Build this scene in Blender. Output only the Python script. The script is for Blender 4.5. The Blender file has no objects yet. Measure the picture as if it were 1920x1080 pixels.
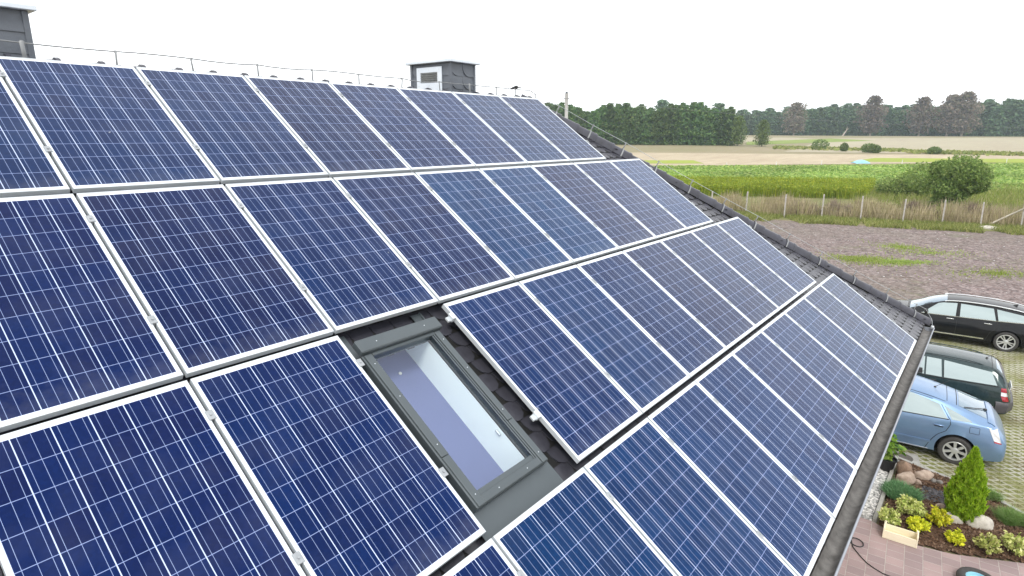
import bpy, bmesh, math, random
import numpy as np
from mathutils import Vector, Matrix

random.seed(7)
RNG = np.random.default_rng(7)
SC = bpy.context.scene
COL = SC.collection
PI = math.pi

# ------------------------------------------------------------------ camera
F_PX = 1133.78
CAM = np.array([-1.353, -6.216, 7.1])
CROT = np.array([[0.624704, 0.190964, -0.757151],
                 [-0.780858, 0.158139, -0.604381],
                 [0.004321, 0.968781, 0.247879]])
TH = math.radians(34.6)          # roof pitch
Z0 = 7.664                       # height of the roof origin (top edge of the panel field)
cd = bpy.data.cameras.new('camera')
cd.sensor_width = 36.0
cd.lens = F_PX / 1920 * 36
cd.clip_start = 0.05
cd.clip_end = 6000
cam = bpy.data.objects.new('camera', cd)
COL.objects.link(cam)
cam.matrix_world = Matrix.Translation(Vector(CAM)) @ Matrix(CROT.tolist()).to_4x4()
SC.camera = cam

# ------------------------------------------------------------------ light
SUN_EL = math.radians(48)
SUN_DIR = Vector((-0.62, -0.48, 0)).normalized() * math.cos(SUN_EL) + Vector((0, 0, math.sin(SUN_EL)))
W = bpy.data.worlds.new('World')
SC.world = W
W.use_nodes = True
nt = W.node_tree
nt.nodes.clear()
wo = nt.nodes.new('ShaderNodeOutputWorld')
bg = nt.nodes.new('ShaderNodeBackground')
sky = nt.nodes.new('ShaderNodeTexSky')
sky.sky_type = 'NISHITA'
sky.sun_disc = False
sky.sun_elevation = SUN_EL
sky.sun_rotation = math.atan2(SUN_DIR.x, SUN_DIR.y)
tc = nt.nodes.new('ShaderNodeTexCoord')
mp = nt.nodes.new('ShaderNodeMapping')
mp.inputs['Scale'].default_value = (1.0, 1.0, 2.6)
nz = nt.nodes.new('ShaderNodeTexNoise')
nz.inputs['Scale'].default_value = 2.2
nz.inputs['Detail'].default_value = 6
cr = nt.nodes.new('ShaderNodeValToRGB')
cr.color_ramp.elements[0].position = 0.3
cr.color_ramp.elements[0].color = (14.6, 14.9, 15.3, 1)
cr.color_ramp.elements[1].position = 0.72
cr.color_ramp.elements[1].color = (20.5, 20.6, 20.7, 1)
mx = nt.nodes.new('ShaderNodeMix')
mx.data_type = 'RGBA'
mx.inputs['Factor'].default_value = 0.9       # overcast layer over the clear sky
nt.links.new(tc.outputs['Generated'], mp.inputs['Vector'])
nt.links.new(mp.outputs['Vector'], nz.inputs['Vector'])
nt.links.new(nz.outputs['Fac'], cr.inputs['Fac'])
nt.links.new(sky.outputs['Color'], mx.inputs[6])
nt.links.new(cr.outputs['Color'], mx.inputs[7])
nt.links.new(mx.outputs[2], bg.inputs['Color'])
bg.inputs['Strength'].default_value = 0.1
nt.links.new(bg.outputs['Background'], wo.inputs['Surface'])
sl = bpy.data.lights.new('sun', 'SUN')
sl.energy = 1.9
sl.angle = math.radians(14)
sl.color = (1.0, 0.96, 0.88)
so = bpy.data.objects.new('sun', sl)
COL.objects.link(so)
so.rotation_euler = SUN_DIR.to_track_quat('Z', 'Y').to_euler()
so.location = (0, 0, 40)
SC.view_settings.view_transform = 'Standard'
SC.view_settings.look = 'None'
SC.view_settings.gamma = 1
SC.view_settings.exposure = 0.0
SC.cycles.max_bounces = 8
SC.cycles.transparent_max_bounces = 12
SC.cycles.volume_bounces = 1
SC.cycles.use_denoising = True

# ------------------------------------------------------------------ helpers
def terrain(x, y):
    d = math.hypot(x - CAM[0], y - CAM[1])
    t = min(max((d - 90) / 430.0, 0), 1)
    return 6.45 * t * t * (3 - 2 * t)

def ray(px, py):
    d = np.array([(px - 960) / F_PX, (540 - py) / F_PX, -1.0])
    return CROT @ d

def at(px, py, z=None, off=0.0):
    """ground point seen at a photo position"""
    d = ray(px, py)
    if z is not None:
        t = (z - CAM[2]) / d[2]
        return CAM + d * t
    t = 1.0
    while t < 900:
        q = CAM + d * t
        if q[2] <= terrain(q[0], q[1]) + off:
            break
        t *= 1.01
    lo, hi = t / 1.01, t
    for _ in range(30):
        m = (lo + hi) / 2
        q = CAM + d * m
        if q[2] <= terrain(q[0], q[1]) + off: hi = m
        else: lo = m
    return CAM + d * hi

def polar(px, dist):
    d = ray(px, 255)
    d2 = d[:2] / np.linalg.norm(d[:2])
    x, y = CAM[0] + d2[0] * dist, CAM[1] + d2[1] * dist
    return np.array([x, y, terrain(x, y)])

CT, ST = math.cos(TH), math.sin(TH)
def RP(u, s, n):
    return Vector((u, s * CT - n * ST, Z0 + s * ST + n * CT))
ROOF_ROT = Matrix.Rotation(TH, 4, 'X')

def link(o, parent=None):
    COL.objects.link(o)
    if parent is not None:
        o.parent = parent
    return o

def tag(o, label=None, cat=None, group=None, kind=None):
    if label: o['label'] = label
    if cat: o['category'] = cat
    if group: o['group'] = group
    if kind: o['kind'] = kind
    return o

def empty(name, loc=(0, 0, 0), rot=(0, 0, 0)):
    o = bpy.data.objects.new(name, None)
    o.location = loc
    o.rotation_euler = rot
    o.empty_display_size = 0.2
    return link(o)

def children(o):
    return [c for c in bpy.data.objects if c.parent == o]

def copy_tree(root, kids=None, parent=None):
    c = root.copy()
    COL.objects.link(c)
    c.parent = parent
    if kids is None:
        kids = children(root)
    for k in kids:
        kc = k.copy()
        COL.objects.link(kc)
        kc.parent = c
        for g in children(k):
            gc = g.copy()
            COL.objects.link(gc)
            gc.parent = kc
    return c

class MB:
    def __init__(self):
        self.v = []; self.f = []
    def add(self, vs, fs):
        o = len(self.v)
        self.v.extend([tuple(p) for p in vs])
        self.f.extend([tuple(i + o for i in f) for f in fs])
        return self
    def box(self, c, s, rot=None, bev=0.0):
        hx, hy, hz = s[0] / 2, s[1] / 2, s[2] / 2
        b = min(bev, hx * .9, hy * .9, hz * .9)
        if b <= 0:
            vs = [Vector((x * hx, y * hy, z * hz)) for z in (-1, 1) for y in (-1, 1) for x in (-1, 1)]
            fs = [(0, 2, 3, 1), (4, 5, 7, 6), (0, 1, 5, 4), (2, 6, 7, 3), (0, 4, 6, 2), (1, 3, 7, 5)]
        else:
            vs = []; idx = {}
            for sx in (-1, 1):
                for sy in (-1, 1):
                    for sz in (-1, 1):
                        for ax in range(3):
                            p = [sx * hx, sy * hy, sz * hz]
                            for k in range(3):
                                if k != ax: p[k] -= (sx, sy, sz)[k] * b
                            idx[(sx, sy, sz, ax)] = len(vs); vs.append(Vector(p))
            fs = []
            I = idx
            for s1 in (-1, 1):
                q = [I[(s1, -1, -1, 0)], I[(s1, 1, -1, 0)], I[(s1, 1, 1, 0)], I[(s1, -1, 1, 0)]]
                fs.append(q if s1 > 0 else q[::-1])
                q = [I[(-1, s1, -1, 1)], I[(1, s1, -1, 1)], I[(1, s1, 1, 1)], I[(-1, s1, 1, 1)]]
                fs.append(q[::-1] if s1 > 0 else q)
                q = [I[(-1, -1, s1, 2)], I[(1, -1, s1, 2)], I[(1, 1, s1, 2)], I[(-1, 1, s1, 2)]]
                fs.append(q if s1 > 0 else q[::-1])
            for a in (-1, 1):
                for c_ in (-1, 1):
                    q = [I[(a, c_, -1, 0)], I[(a, c_, -1, 1)], I[(a, c_, 1, 1)], I[(a, c_, 1, 0)]]
                    fs.append(q if a * c_ > 0 else q[::-1])
                    q = [I[(a, -1, c_, 0)], I[(a, -1, c_, 2)], I[(a, 1, c_, 2)], I[(a, 1, c_, 0)]]
                    fs.append(q[::-1] if a * c_ > 0 else q)
                    q = [I[(-1, a, c_, 1)], I[(-1, a, c_, 2)], I[(1, a, c_, 2)], I[(1, a, c_, 1)]]
                    fs.append(q if a * c_ > 0 else q[::-1])
            for sx in (-1, 1):
                for sy in (-1, 1):
                    for sz in (-1, 1):
                        q = [I[(sx, sy, sz, 0)], I[(sx, sy, sz, 1)], I[(sx, sy, sz, 2)]]
                        fs.append(q if sx * sy * sz > 0 else q[::-1])
        c = Vector(c)
        if rot is not None: vs = [rot @ p for p in vs]
        return self.add([p + c for p in vs], fs)
    def tube(self, pts, r, n=8, cap=True, closed=False):
        pts = [Vector(p) for p in pts]
        N = len(pts)
        rs = r if isinstance(r, (list, tuple)) else [r] * N
        up = Vector((0, 0, 1)); vs = []; prev = None
        for i, p in enumerate(pts):
            if closed: t = pts[(i + 1) % N] - pts[i - 1]
            else: t = pts[min(i + 1, N - 1)] - pts[max(i - 1, 0)]
            t.normalize()
            if prev is None:
                a = t.cross(up)
                if a.length < 1e-3: a = t.cross(Vector((1, 0, 0)))
            else:
                a = prev - t * prev.dot(t)
                if a.length < 1e-4: a = t.cross(up)
            a.normalize(); prev = a
            b = t.cross(a)
            for k in range(n):
                g = 2 * PI * k / n
                vs.append(p + (a * math.cos(g) + b * math.sin(g)) * rs[i])
        fs = []
        for i in range(N if closed else N - 1):
            j = (i + 1) % N
            for k in range(n):
                fs.append((i * n + k, j * n + k, j * n + (k + 1) % n, i * n + (k + 1) % n)[::-1])
        if cap and not closed:
            fs.append(tuple(range(n))); fs.append(tuple(range((N - 1) * n, N * n))[::-1])
        return self.add(vs, fs)
    def lathe(self, prof, c=(0, 0, 0), n=24, axis='Z', capb=True, capt=True):
        vs = []; c = Vector(c)
        for (r, z) in prof:
            for k in range(n):
                g = 2 * PI * k / n
                p = Vector((r * math.cos(g), r * math.sin(g), z))
                if axis == 'Y': p = Vector((p.x, p.z, -p.y))
                if axis == 'X': p = Vector((p.z, p.x, p.y))
                vs.append(p + c)
        fs = []
        m = len(prof)
        for i in range(m - 1):
            for k in range(n):
                fs.append((i * n + k, i * n + (k + 1) % n, (i + 1) * n + (k + 1) % n, (i + 1) * n + k))
        if capb: fs.append(tuple(range(n))[::-1])
        if capt: fs.append(tuple(range((m - 1) * n, m * n)))
        return self.add(vs, fs)
    def grid(self, rows):
        """rows: list of equal-length lists of points"""
        m, n = len(rows), len(rows[0])
        vs = [p for r in rows for p in r]
        fs = [(i * n + k, i * n + k + 1, (i + 1) * n + k + 1, (i + 1) * n + k) for i in range(m - 1) for k in range(n - 1)]
        return self.add(vs, fs)
    def build(self, name, mat, parent=None, smooth=False, solid=0.0, angle=None):
        me = bpy.data.meshes.new(name)
        me.from_pydata(self.v, [], self.f)
        me.validate()
        return finish(name, me, mat, parent, smooth, angle)

def finish(name, me, mat, parent=None, smooth=False, angle=None):
    mats = mat if isinstance(mat, (list, tuple)) else [mat]
    for m in mats: me.materials.append(m)
    if smooth or angle:
        me.shade_smooth() if hasattr(me, 'shade_smooth') else None
        for p in me.polygons: p.use_smooth = True
        if angle:
            me.set_sharp_from_angle(angle=math.radians(angle))
    me.update()
    o = bpy.data.objects.new(name, me)
    return link(o, parent)

def quadmesh(name, V, mat, parent=None, k=4):
    """V: (n, k, 3) array of separate faces"""
    n = V.shape[0]
    me = bpy.data.meshes.new(name)
    me.vertices.add(n * k); me.loops.add(n * k); me.polygons.add(n)
    me.vertices.foreach_set('co', V.reshape(-1).astype(np.float32))
    me.loops.foreach_set('vertex_index', np.arange(n * k, dtype=np.int32))
    me.polygons.foreach_set('loop_start', np.arange(0, n * k, k, dtype=np.int32))
    me.polygons.foreach_set('loop_total', np.full(n, k, dtype=np.int32))
    me.update(calc_edges=True)
    me.validate()
    return finish(name, me, mat, parent)

def leaves(P, size, nrm=None, aspect=1.6, spread=1.0, rng=RNG):
    """leaf quads (kite shaped) at points P (n,3)"""
    n = len(P)
    d = rng.normal(size=(n, 3)) * spread
    if nrm is not None: d = d + nrm
    d /= np.linalg.norm(d, axis=1, keepdims=True) + 1e-9
    r = rng.normal(size=(n, 3))
    a = np.cross(d, r); a /= np.linalg.norm(a, axis=1, keepdims=True) + 1e-9
    b = np.cross(d, a)
    s = (np.asarray(size) * rng.uniform(.65, 1.35, n))[:, None]
    a = a * s * aspect * .5; b = b * s * .5
    return np.stack([P - a, P - b * .9 + d * s * .1, P + a, P + b * .9 + d * s * .1], 1)

def blades(P, h, w, lean=.3, rng=RNG):
    """upright grass blades: quads tapering"""
    n = len(P)
    g = rng.uniform(0, 2 * PI, n)
    a = np.stack([np.cos(g), np.sin(g), np.zeros(n)], 1)
    hh = (np.asarray(h) * rng.uniform(.55, 1.25, n))[:, None]
    l = rng.normal(size=(n, 3)) * lean; l[:, 2] = 1
    l = l * hh
    ww = np.asarray(w) * rng.uniform(.6, 1.3, n)
    a = a * ww[:, None] * .5
    return np.stack([P - a, P + a, P + l + a * .25, P + l - a * .25], 1)

# ------------------------------------------------------------------ materials
def newmat(name):
    m = bpy.data.materials.new(name)
    m.use_nodes = True
    n = m.node_tree
    b = n.nodes['Principled BSDF']
    return m, n, b

def N(n, t, **kw):
    x = n.nodes.new(t)
    for k, v in kw.items():
        if k in ('operation', 'data_type', 'blend_type', 'feature', 'noise_dimensions', 'voronoi_dimensions', 'use_clamp', 'distance', 'offset', 'offset_frequency', 'squash', 'squash_frequency'):
            setattr(x, k, v)
        else:
            x.inputs[k].default_value = v
    return x

def math_(n, op, a, b=None, c=None, clamp=False):
    x = n.nodes.new('ShaderNodeMath'); x.operation = op; x.use_clamp = clamp
    for i, q in enumerate((a, b, c)):
        if q is None: continue
        if isinstance(q, (int, float)): x.inputs[i].default_value = q
        else: n.links.new(q, x.inputs[i])
    return x.outputs[0]

def mixc(n, fac, a, b, blend='MIX'):
    x = n.nodes.new('ShaderNodeMix'); x.data_type = 'RGBA'; x.blend_type = blend
    for i, q in ((0, fac), (6, a), (7, b)):
        if isinstance(q, (int, float)): x.inputs[i].default_value = q
        elif isinstance(q, tuple): x.inputs[i].default_value = (*q[:3], 1)
        else: n.links.new(q, x.inputs[i])
    return x.outputs[2]

def ramp(n, fac, lo, hi):
    return math_(n, 'MULTIPLY', math_(n, 'SUBTRACT', fac, lo), 1.0 / (hi - lo), clamp=True)

def noise(n, co, scale, detail=4, rough=.55):
    x = N(n, 'ShaderNodeTexNoise', Scale=scale, Detail=detail, Roughness=rough)
    if co is not None: n.links.new(co, x.inputs['Vector'])
    return x.outputs['Fac']

def coords(n, kind='Object'):
    return n.nodes.new('ShaderNodeTexCoord').outputs[kind]

def bump(n, b, h, strength=.5, dist=.02):
    x = N(n, 'ShaderNodeBump', Strength=strength, Distance=dist)
    n.links.new(h, x.inputs['Height'])
    n.links.new(x.outputs['Normal'], b.inputs['Normal'])

def mat_plain(name, c, rough=.6, metal=0.0, c2=None, scale=8, bmp=0.0, bscale=40, coat=0, ior=None, spec=None):
    m, n, b = newmat(name)
    b.inputs['Roughness'].default_value = rough
    b.inputs['Metallic'].default_value = metal
    b.inputs['Coat Weight'].default_value = coat
    b.inputs['Coat Roughness'].default_value = .04
    if ior: b.inputs['IOR'].default_value = ior
    if spec is not None: b.inputs['Specular IOR Level'].default_value = spec
    co = coords(n)
    if c2 is None: c2 = tuple(q * .8 for q in c)
    f = ramp(n, noise(n, co, scale, 6), .3, .7)
    n.links.new(mixc(n, f, c, c2), b.inputs['Base Color'])
    if bmp: bump(n, b, noise(n, co, bscale, 5), bmp, .01)
    return m

def mat_leaf(name, c1, c2, c3=None, trans=.3, rough=.6, clump=0.0, cscale=1.0):
    m, n, b = newmat(name)
    geo = n.nodes.new('ShaderNodeNewGeometry')
    rnd = geo.outputs['Random Per Island']
    col = mixc(n, rnd, c1, c2)
    if c3 is not None:
        r2 = N(n, 'ShaderNodeTexWhiteNoise', noise_dimensions='1D'); n.links.new(rnd, r2.inputs['W'])
        col = mixc(n, ramp(n, r2.outputs['Value'], .6, 1.0), col, c3)
    if clump:
        f = ramp(n, noise(n, coords(n), cscale, 3), .3, .7)
        dk = mixc(n, 1.0, col, (1 - clump, 1 - clump, 1 - clump), 'MULTIPLY')
        col = mixc(n, f, dk, col)
    oi = n.nodes.new('ShaderNodeObjectInfo')
    v = math_(n, 'ADD', .8, math_(n, 'MULTIPLY', oi.outputs['Random'], .4))
    hs = N(n, 'ShaderNodeHueSaturation'); n.links.new(v, hs.inputs['Value']); n.links.new(col, hs.inputs['Color'])
    hu = math_(n, 'ADD', .485, math_(n, 'MULTIPLY', oi.outputs['Random'], .03)); n.links.new(hu, hs.inputs['Hue'])
    col = hs.outputs['Color']
    n.links.new(col, b.inputs['Base Color'])
    b.inputs['Roughness'].default_value = rough
    b.inputs['Specular IOR Level'].default_value = .25
    tr = n.nodes.new('ShaderNodeBsdfTranslucent'); n.links.new(col, tr.inputs['Color'])
    ms = n.nodes.new('ShaderNodeMixShader'); ms.inputs[0].default_value = trans
    n.links.new(b.outputs[0], ms.inputs[1]); n.links.new(tr.outputs[0], ms.inputs[2])
    n.links.new(ms.outputs[0], n.nodes['Material Output'].inputs['Surface'])
    return m

M = {}
M['aluminium'] = mat_plain('aluminium', (.68, .72, .75), .36, .3, (.58, .62, .66), 3)
M['zinc'] = mat_plain('zinc', (.62, .65, .67), .38, .6, (.48, .51, .54), 14)
M['zinc_pale'] = mat_plain('zinc_pale', (.74, .79, .85), .4, .2, (.66, .72, .80), 6)
M['dark_metal'] = mat_plain('dark_metal', (.085, .102, .112), .38, .2, (.076, .092, .102), 5)
M['tile'] = mat_plain('tile', (.060, .060, .075), .27, 0, (.042, .042, .053), 9, .2, 120)
M['tile_cap'] = mat_plain('tile_cap', (.054, .055, .074), .34, 0, (.034, .034, .044), 6, .2, 90)
M['slate'] = mat_plain('slate', (.125, .142, .170), .45, 0, (.095, .108, .132), 6, .2, 60)
M['gutter'] = mat_plain('gutter', (.21, .20, .19), .6, .1, (.085, .08, .075), 11, .3, 60)
M['gutter_lip'] = mat_plain('gutter_lip', (.36, .38, .42), .4, .3, (.28, .30, .34), 8)
M['plaster'] = mat_plain('plaster', (.62, .58, .50), .9, 0, (.55, .51, .44), 2, .2, 80)
M['white_paint'] = mat_plain('white_paint', (.78, .79, .78), .5)
M['black_plastic'] = mat_plain('black_plastic', (.018, .018, .02), .5)
M['rubber'] = mat_plain('rubber', (.035, .034, .034), .75, 0, (.055, .052, .05), 30, .3, 100)
M['wire_grey'] = mat_plain('wire_grey', (.30, .31, .32), .5, .3, (.22, .23, .24), 10)
M['soffit'] = mat_plain('soffit', (.05, .045, .04), .7)
M['concrete'] = mat_plain('concrete', (.40, .39, .36), .9, 0, (.29, .28, .26), 9, .4, 60)
M['concrete_post'] = mat_plain('concrete_post', (.50, .47, .44), .9, 0, (.36, .33, .31), 5, .3, 50)
USE_HAZE = True
# ------------------------------------------------------------------ house
def panel_cells_mat():
    m, n, b = newmat('pv_cells')
    co = coords(n)
    sp = n.nodes.new('ShaderNodeSeparateXYZ'); n.links.new(co, sp.inputs[0])
    PC = .1582
    cx = math_(n, 'ADD', math_(n, 'DIVIDE', sp.outputs['X'], PC), 3.0)
    cy = math_(n, 'ADD', math_(n, 'DIVIDE', sp.outputs['Y'], PC), 5.0)
    fx = math_(n, 'FRACT', cx); fy = math_(n, 'FRACT', cy)
    ex = math_(n, 'ABSOLUTE', math_(n, 'SUBTRACT', fx, .5))
    ey = math_(n, 'ABSOLUTE', math_(n, 'SUBTRACT', fy, .5))
    gx = math_(n, 'GREATER_THAN', ex, .5 - .0050 / PC / 2)
    gy = math_(n, 'GREATER_THAN', ey, .5 - .0034 / PC / 2)
    bf = math_(n, 'ABSOLUTE', math_(n, 'SUBTRACT', math_(n, 'FRACT', math_(n, 'MULTIPLY', fx, 3.0)), .5))
    bus = math_(n, 'LESS_THAN', bf, .0020 / PC * 3 / 2)
    outx = math_(n, 'GREATER_THAN', math_(n, 'ABSOLUTE', math_(n, 'SUBTRACT', cx, 3.0)), 3.0)
    outy = math_(n, 'GREATER_THAN', math_(n, 'ABSOLUTE', math_(n, 'SUBTRACT', cy, 5.0)), 5.0)
    out = math_(n, 'MAXIMUM', outx, outy)
    # per cell tint
    oi = n.nodes.new('ShaderNodeObjectInfo')
    cb = n.nodes.new('ShaderNodeCombineXYZ')
    n.links.new(math_(n, 'FLOOR', cx), cb.inputs[0]); n.links.new(math_(n, 'FLOOR', cy), cb.inputs[1])
    n.links.new(math_(n, 'MULTIPLY', oi.outputs['Random'], 97.0), cb.inputs[2])
    wn = N(n, 'ShaderNodeTexWhiteNoise', noise_dimensions='3D'); n.links.new(cb.outputs[0], wn.inputs['Vector'])
    ad = n.nodes.new('ShaderNodeVectorMath'); ad.operation = 'ADD'
    n.links.new(co, ad.inputs[0]); n.links.new(wn.outputs['Color'], ad.inputs[1])
    vo = N(n, 'ShaderNodeTexVoronoi', Scale=55.0); n.links.new(ad.outputs[0], vo.inputs['Vector'])
    sepc = n.nodes.new('ShaderNodeSeparateColor'); n.links.new(vo.outputs['Color'], sepc.inputs[0])
    tint = oi.outputs['Color']
    tint = mixc(n, 1.0, tint, (.33, .60, .52), 'MULTIPLY')
    violet = mixc(n, 1.0, tint, (1.12, .86, .86), 'MULTIPLY')
    bright = mixc(n, 1.0, tint, (.80, 1.22, 1.14), 'MULTIPLY')
    c1 = mixc(n, wn.outputs['Value'], violet, bright)
    dk = mixc(n, 1.0, c1, (.80, .80, .82), 'MULTIPLY')
    cell = mixc(n, sepc.outputs[0], dk, c1)
    line = mixc(n, gy, (.27, .34, .55), (.24, .30, .52))
    line = mixc(n, gx, line, (.50, .58, .78))
    mask = math_(n, 'MAXIMUM', math_(n, 'MAXIMUM', gx, gy), bus)
    c = mixc(n, mask, cell, line)
    c = mixc(n, out, c, (.80, .83, .85))
    # dust film and a few dried water marks
    du = ramp(n, noise(n, co, 3.0, 6), .45, .8)
    low = ramp(n, math_(n, 'SUBTRACT', noise(n, co, 14.0, 4), math_(n, 'ADD', math_(n, 'MULTIPLY', sp.outputs['Y'], 2.6), 1.95)), .2, .9)
    c = mixc(n, math_(n, 'ADD', math_(n, 'MULTIPLY', du, .03), math_(n, 'MULTIPLY', low, .07)), c, (.50, .50, .52))
    sh = n.nodes.new('ShaderNodeCombineXYZ'); n.links.new(math_(n, 'MULTIPLY', oi.outputs['Random'], 31.0), sh.inputs[2])
    a2 = n.nodes.new('ShaderNodeVectorMath'); a2.operation = 'ADD'; n.links.new(co, a2.inputs[0]); n.links.new(sh.outputs[0], a2.inputs[1])
    wv = N(n, 'ShaderNodeTexNoise', Scale=40.0); n.links.new(a2.outputs[0], wv.inputs['Vector'])
    a3 = n.nodes.new('ShaderNodeVectorMath'); a3.operation = 'MULTIPLY_ADD'; a3.inputs[1].default_value = (.03, .05, 0); n.links.new(wv.outputs['Color'], a3.inputs[0]); n.links.new(a2.outputs[0], a3.inputs[2])
    v3 = N(n, 'ShaderNodeTexVoronoi', Scale=4.5); n.links.new(a3.outputs[0], v3.inputs['Vector'])
    s3 = n.nodes.new('ShaderNodeSeparateColor'); n.links.new(v3.outputs['Color'], s3.inputs[0])
    spot = math_(n, 'MULTIPLY', math_(n, 'LESS_THAN', v3.outputs['Distance'], .034), math_(n, 'GREATER_THAN', s3.outputs[0], .80))
    c = mixc(n, math_(n, 'MULTIPLY', spot, .35), c, (.60, .62, .66))
    n.links.new(c, b.inputs['Base Color'])
    b.inputs['Roughness'].default_value = .13
    b.inputs['IOR'].default_value = 1.35
    b.inputs['Specular Tint'].default_value = (.30, .50, 1.0, 1)
    return m

M['cells'] = panel_cells_mat()

PITCH = 1.012; PW = .992; PL = 1.65
ROW_TOP = [0.0, -1.65 - .049, -3.30 - .090, -4.95 - .137]

M['clamp_grey'] = mat_plain('clamp_grey', (.40, .42, .44), .4, .4, (.30, .32, .34), 30)
def make_panel():
    root = empty('solar_panel')
    fr = MB()
    hw, hl = PW / 2, PL / 2
    # outer/inner loops of a hollow frame profile with a small lip
    def loop(x, y, z): return [(-x, -y, z), (x, -y, z), (x, y, z), (-x, y, z)]
    L = [loop(hw, hl, 0), loop(hw, hl, .0385), loop(hw - .0015, hl - .0015, .040), loop(hw - .0105, hl - .0105, .040),
         loop(hw - .012, hl - .012, .0368), loop(hw - .012, hl - .012, .006), loop(hw - .03, hl - .03, .002), loop(hw - .03, hl - .03, 0)]
    vs = [p for l in L for p in l]; fs = []
    for i in range(len(L)):
        j = (i + 1) % len(L)
        for k in range(4):
            fs.append((i * 4 + k, i * 4 + (k + 1) % 4, j * 4 + (k + 1) % 4, j * 4 + k))
    fr.add(vs, fs)
    fr.build('frame', M['aluminium'], root)
    g = MB(); x, y = hw - .0118, hl - .0118
    g.add([(-x, -y, .0366), (x, -y, .0366), (x, y, .0366), (-x, y, .0366), (-x, -y, .030), (x, -y, .030), (x, y, .030), (-x, y, .030)],
          [(0, 1, 2, 3), (7, 6, 5, 4), (0, 4, 5, 1), (1, 5, 6, 2), (2, 6, 7, 3), (3, 7, 4, 0)])
    g.build('cell_sheet', M['cells'], root)
    for sy in (hl - .27, hl - 1.21):
        c = MB()
        c.box((hw + .010, sy, .0445), (.040, .062, .006), bev=.0015)
        c.box((hw + .010, sy, .024), (.014, .060, .034))
        c.lathe([(.0075, 0), (.0075, .007), (.004, .0075)], (hw + .010, sy, .0475), 10)
        c.build('clamp', M['clamp_grey'], root)
    return root

NAVY = (.0085, .0165, .110); DEEP = (.0125, .015, .105); BLUE = (.010, .046, .185); MID = (.012, .027, .135); VIO = (.021, .022, .105)
TINT = {0: [MID, (.012, .027, .14), MID, VIO, (.014, .024, .125), (.015, .029, .14), (.018, .036, .14), (.015, .028, .12)],
        1: [(.011, .016, .12), DEEP, (.010, .023, .135), (.013, .019, .115), BLUE, (.012, .05, .19), VIO, (.02, .026, .12), (.018, .045, .18)],
        2: [(.011, .015, .12), (.009, .018, .13), None, (.007, .025, .15), (.009, .036, .17), (.013, .027, .135), VIO, (.022, .026, .11), (.022, .03, .12), (.022, .038, .15)],
        3: [(.009, .018, .13), (.008, .037, .17), (.008, .038, .18), (.010, .038, .18), (.012, .036, .17), (.018, .032, .15), (.02, .035, .15), (.024, .045, .165), (.024, .033, .12), (.024, .034, .12)]}
RANGES = {0: range(-1, 7), 1: range(-1, 8), 2: range(-1, 9), 3: range(0, 10)}
ROWN = ['top row', 'second row', 'third row', 'bottom row by the gutter']
ORD = ['first', 'second', 'third', 'fourth', 'fifth', 'sixth', 'seventh', 'eighth', 'ninth', 'tenth', 'eleventh']
proto = make_panel()
pk = children(proto)
first = True
for r in range(4):
    rg = list(RANGES[r])
    for i, c in enumerate(rg):
        if r == 2 and c == 1:
            continue
        o = proto if first else copy_tree(proto, pk)
        first = False
        o.location = RP(c * PITCH + PITCH / 2, ROW_TOP[r] - PL / 2, -.040)
        o.rotation_euler = (TH, 0, 0)
        cnt = rg[-1] - c            # counted from the hip end
        if cnt == 0:
            lab = 'solar panel at the hip end of the ' + ROWN[r]
        else:
            lab = 'solar panel, %s in from the hip end, %s' % (ORD[cnt], ROWN[r])
        if r == 2 and c == 2: lab = 'solar panel beside the skylight, on its hip side'
        if r == 2 and c == 0: lab = 'solar panel beside the skylight, on its near left side'
        if r == 1 and c == 1: lab = 'solar panel directly above the skylight'
        if r == 3 and c == 1: lab = 'solar panel directly below the skylight, along the gutter'
        t = TINT[r][i] if i < len(TINT[r]) else MID
        adj = 'bright blue ' if t[1] > .04 else ('dark violet ' if t[0] > .0125 else 'navy ')
        tag(o, adj + lab, 'solar panel', 'solar panels mounted on the roof')
        if r == 2 and c == 2:
            for sy in (PL / 2 - .14, PL / 2 - 1.195):
                cl_ = MB()
                cl_.box((-PW / 2 - .012, sy, .0445), (.050, .062, .007), bev=.0015)
                cl_.box((-PW / 2 - .016, sy, .020), (.024, .058, .042), bev=.002)
                cl_.box((-PW / 2 - .040, sy, .006), (.040, .045, .020), bev=.002)
                cl_.lathe([(.0075, 0), (.0075, .007), (.004, .0075)], (-PW / 2 - .014, sy, .048), 10)
                cl_.build('clamp', M['aluminium'], o)
        for k in children(o):
            k.color = (*t, 1)

M['underlay_shade'] = mat_plain('underlay_shade', (.006, .006, .006), .8)  # black of the roof slab and of the painted notch shade
house = tag(empty('house', (0, .21, 0)), 'low house with a dark tiled hipped roof carrying the solar panels', 'house')
HB = (0, -.21, 0)   # children are modelled in world coordinates
def hp(mb, name, mat, parent=None, **k):
    o = mb.build(name, mat, parent or house, **k)
    if parent is None: o.location = HB
    return o

XL = -9.0
SR, UR = .165, 6.92          # ridge line and the hip's head
HK = .732
S_E = -6.80                  # eave
NT = -.150                   # plane the tiles lie on
YR = RP(0, SR, NT).y
def hipu(s): return UR + HK * (SR - s)
A = RP(UR, SR, NT); E = RP(hipu(S_E), S_E, NT)
E2 = Vector((E.x, 2 * YR - E.y, E.z))
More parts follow.
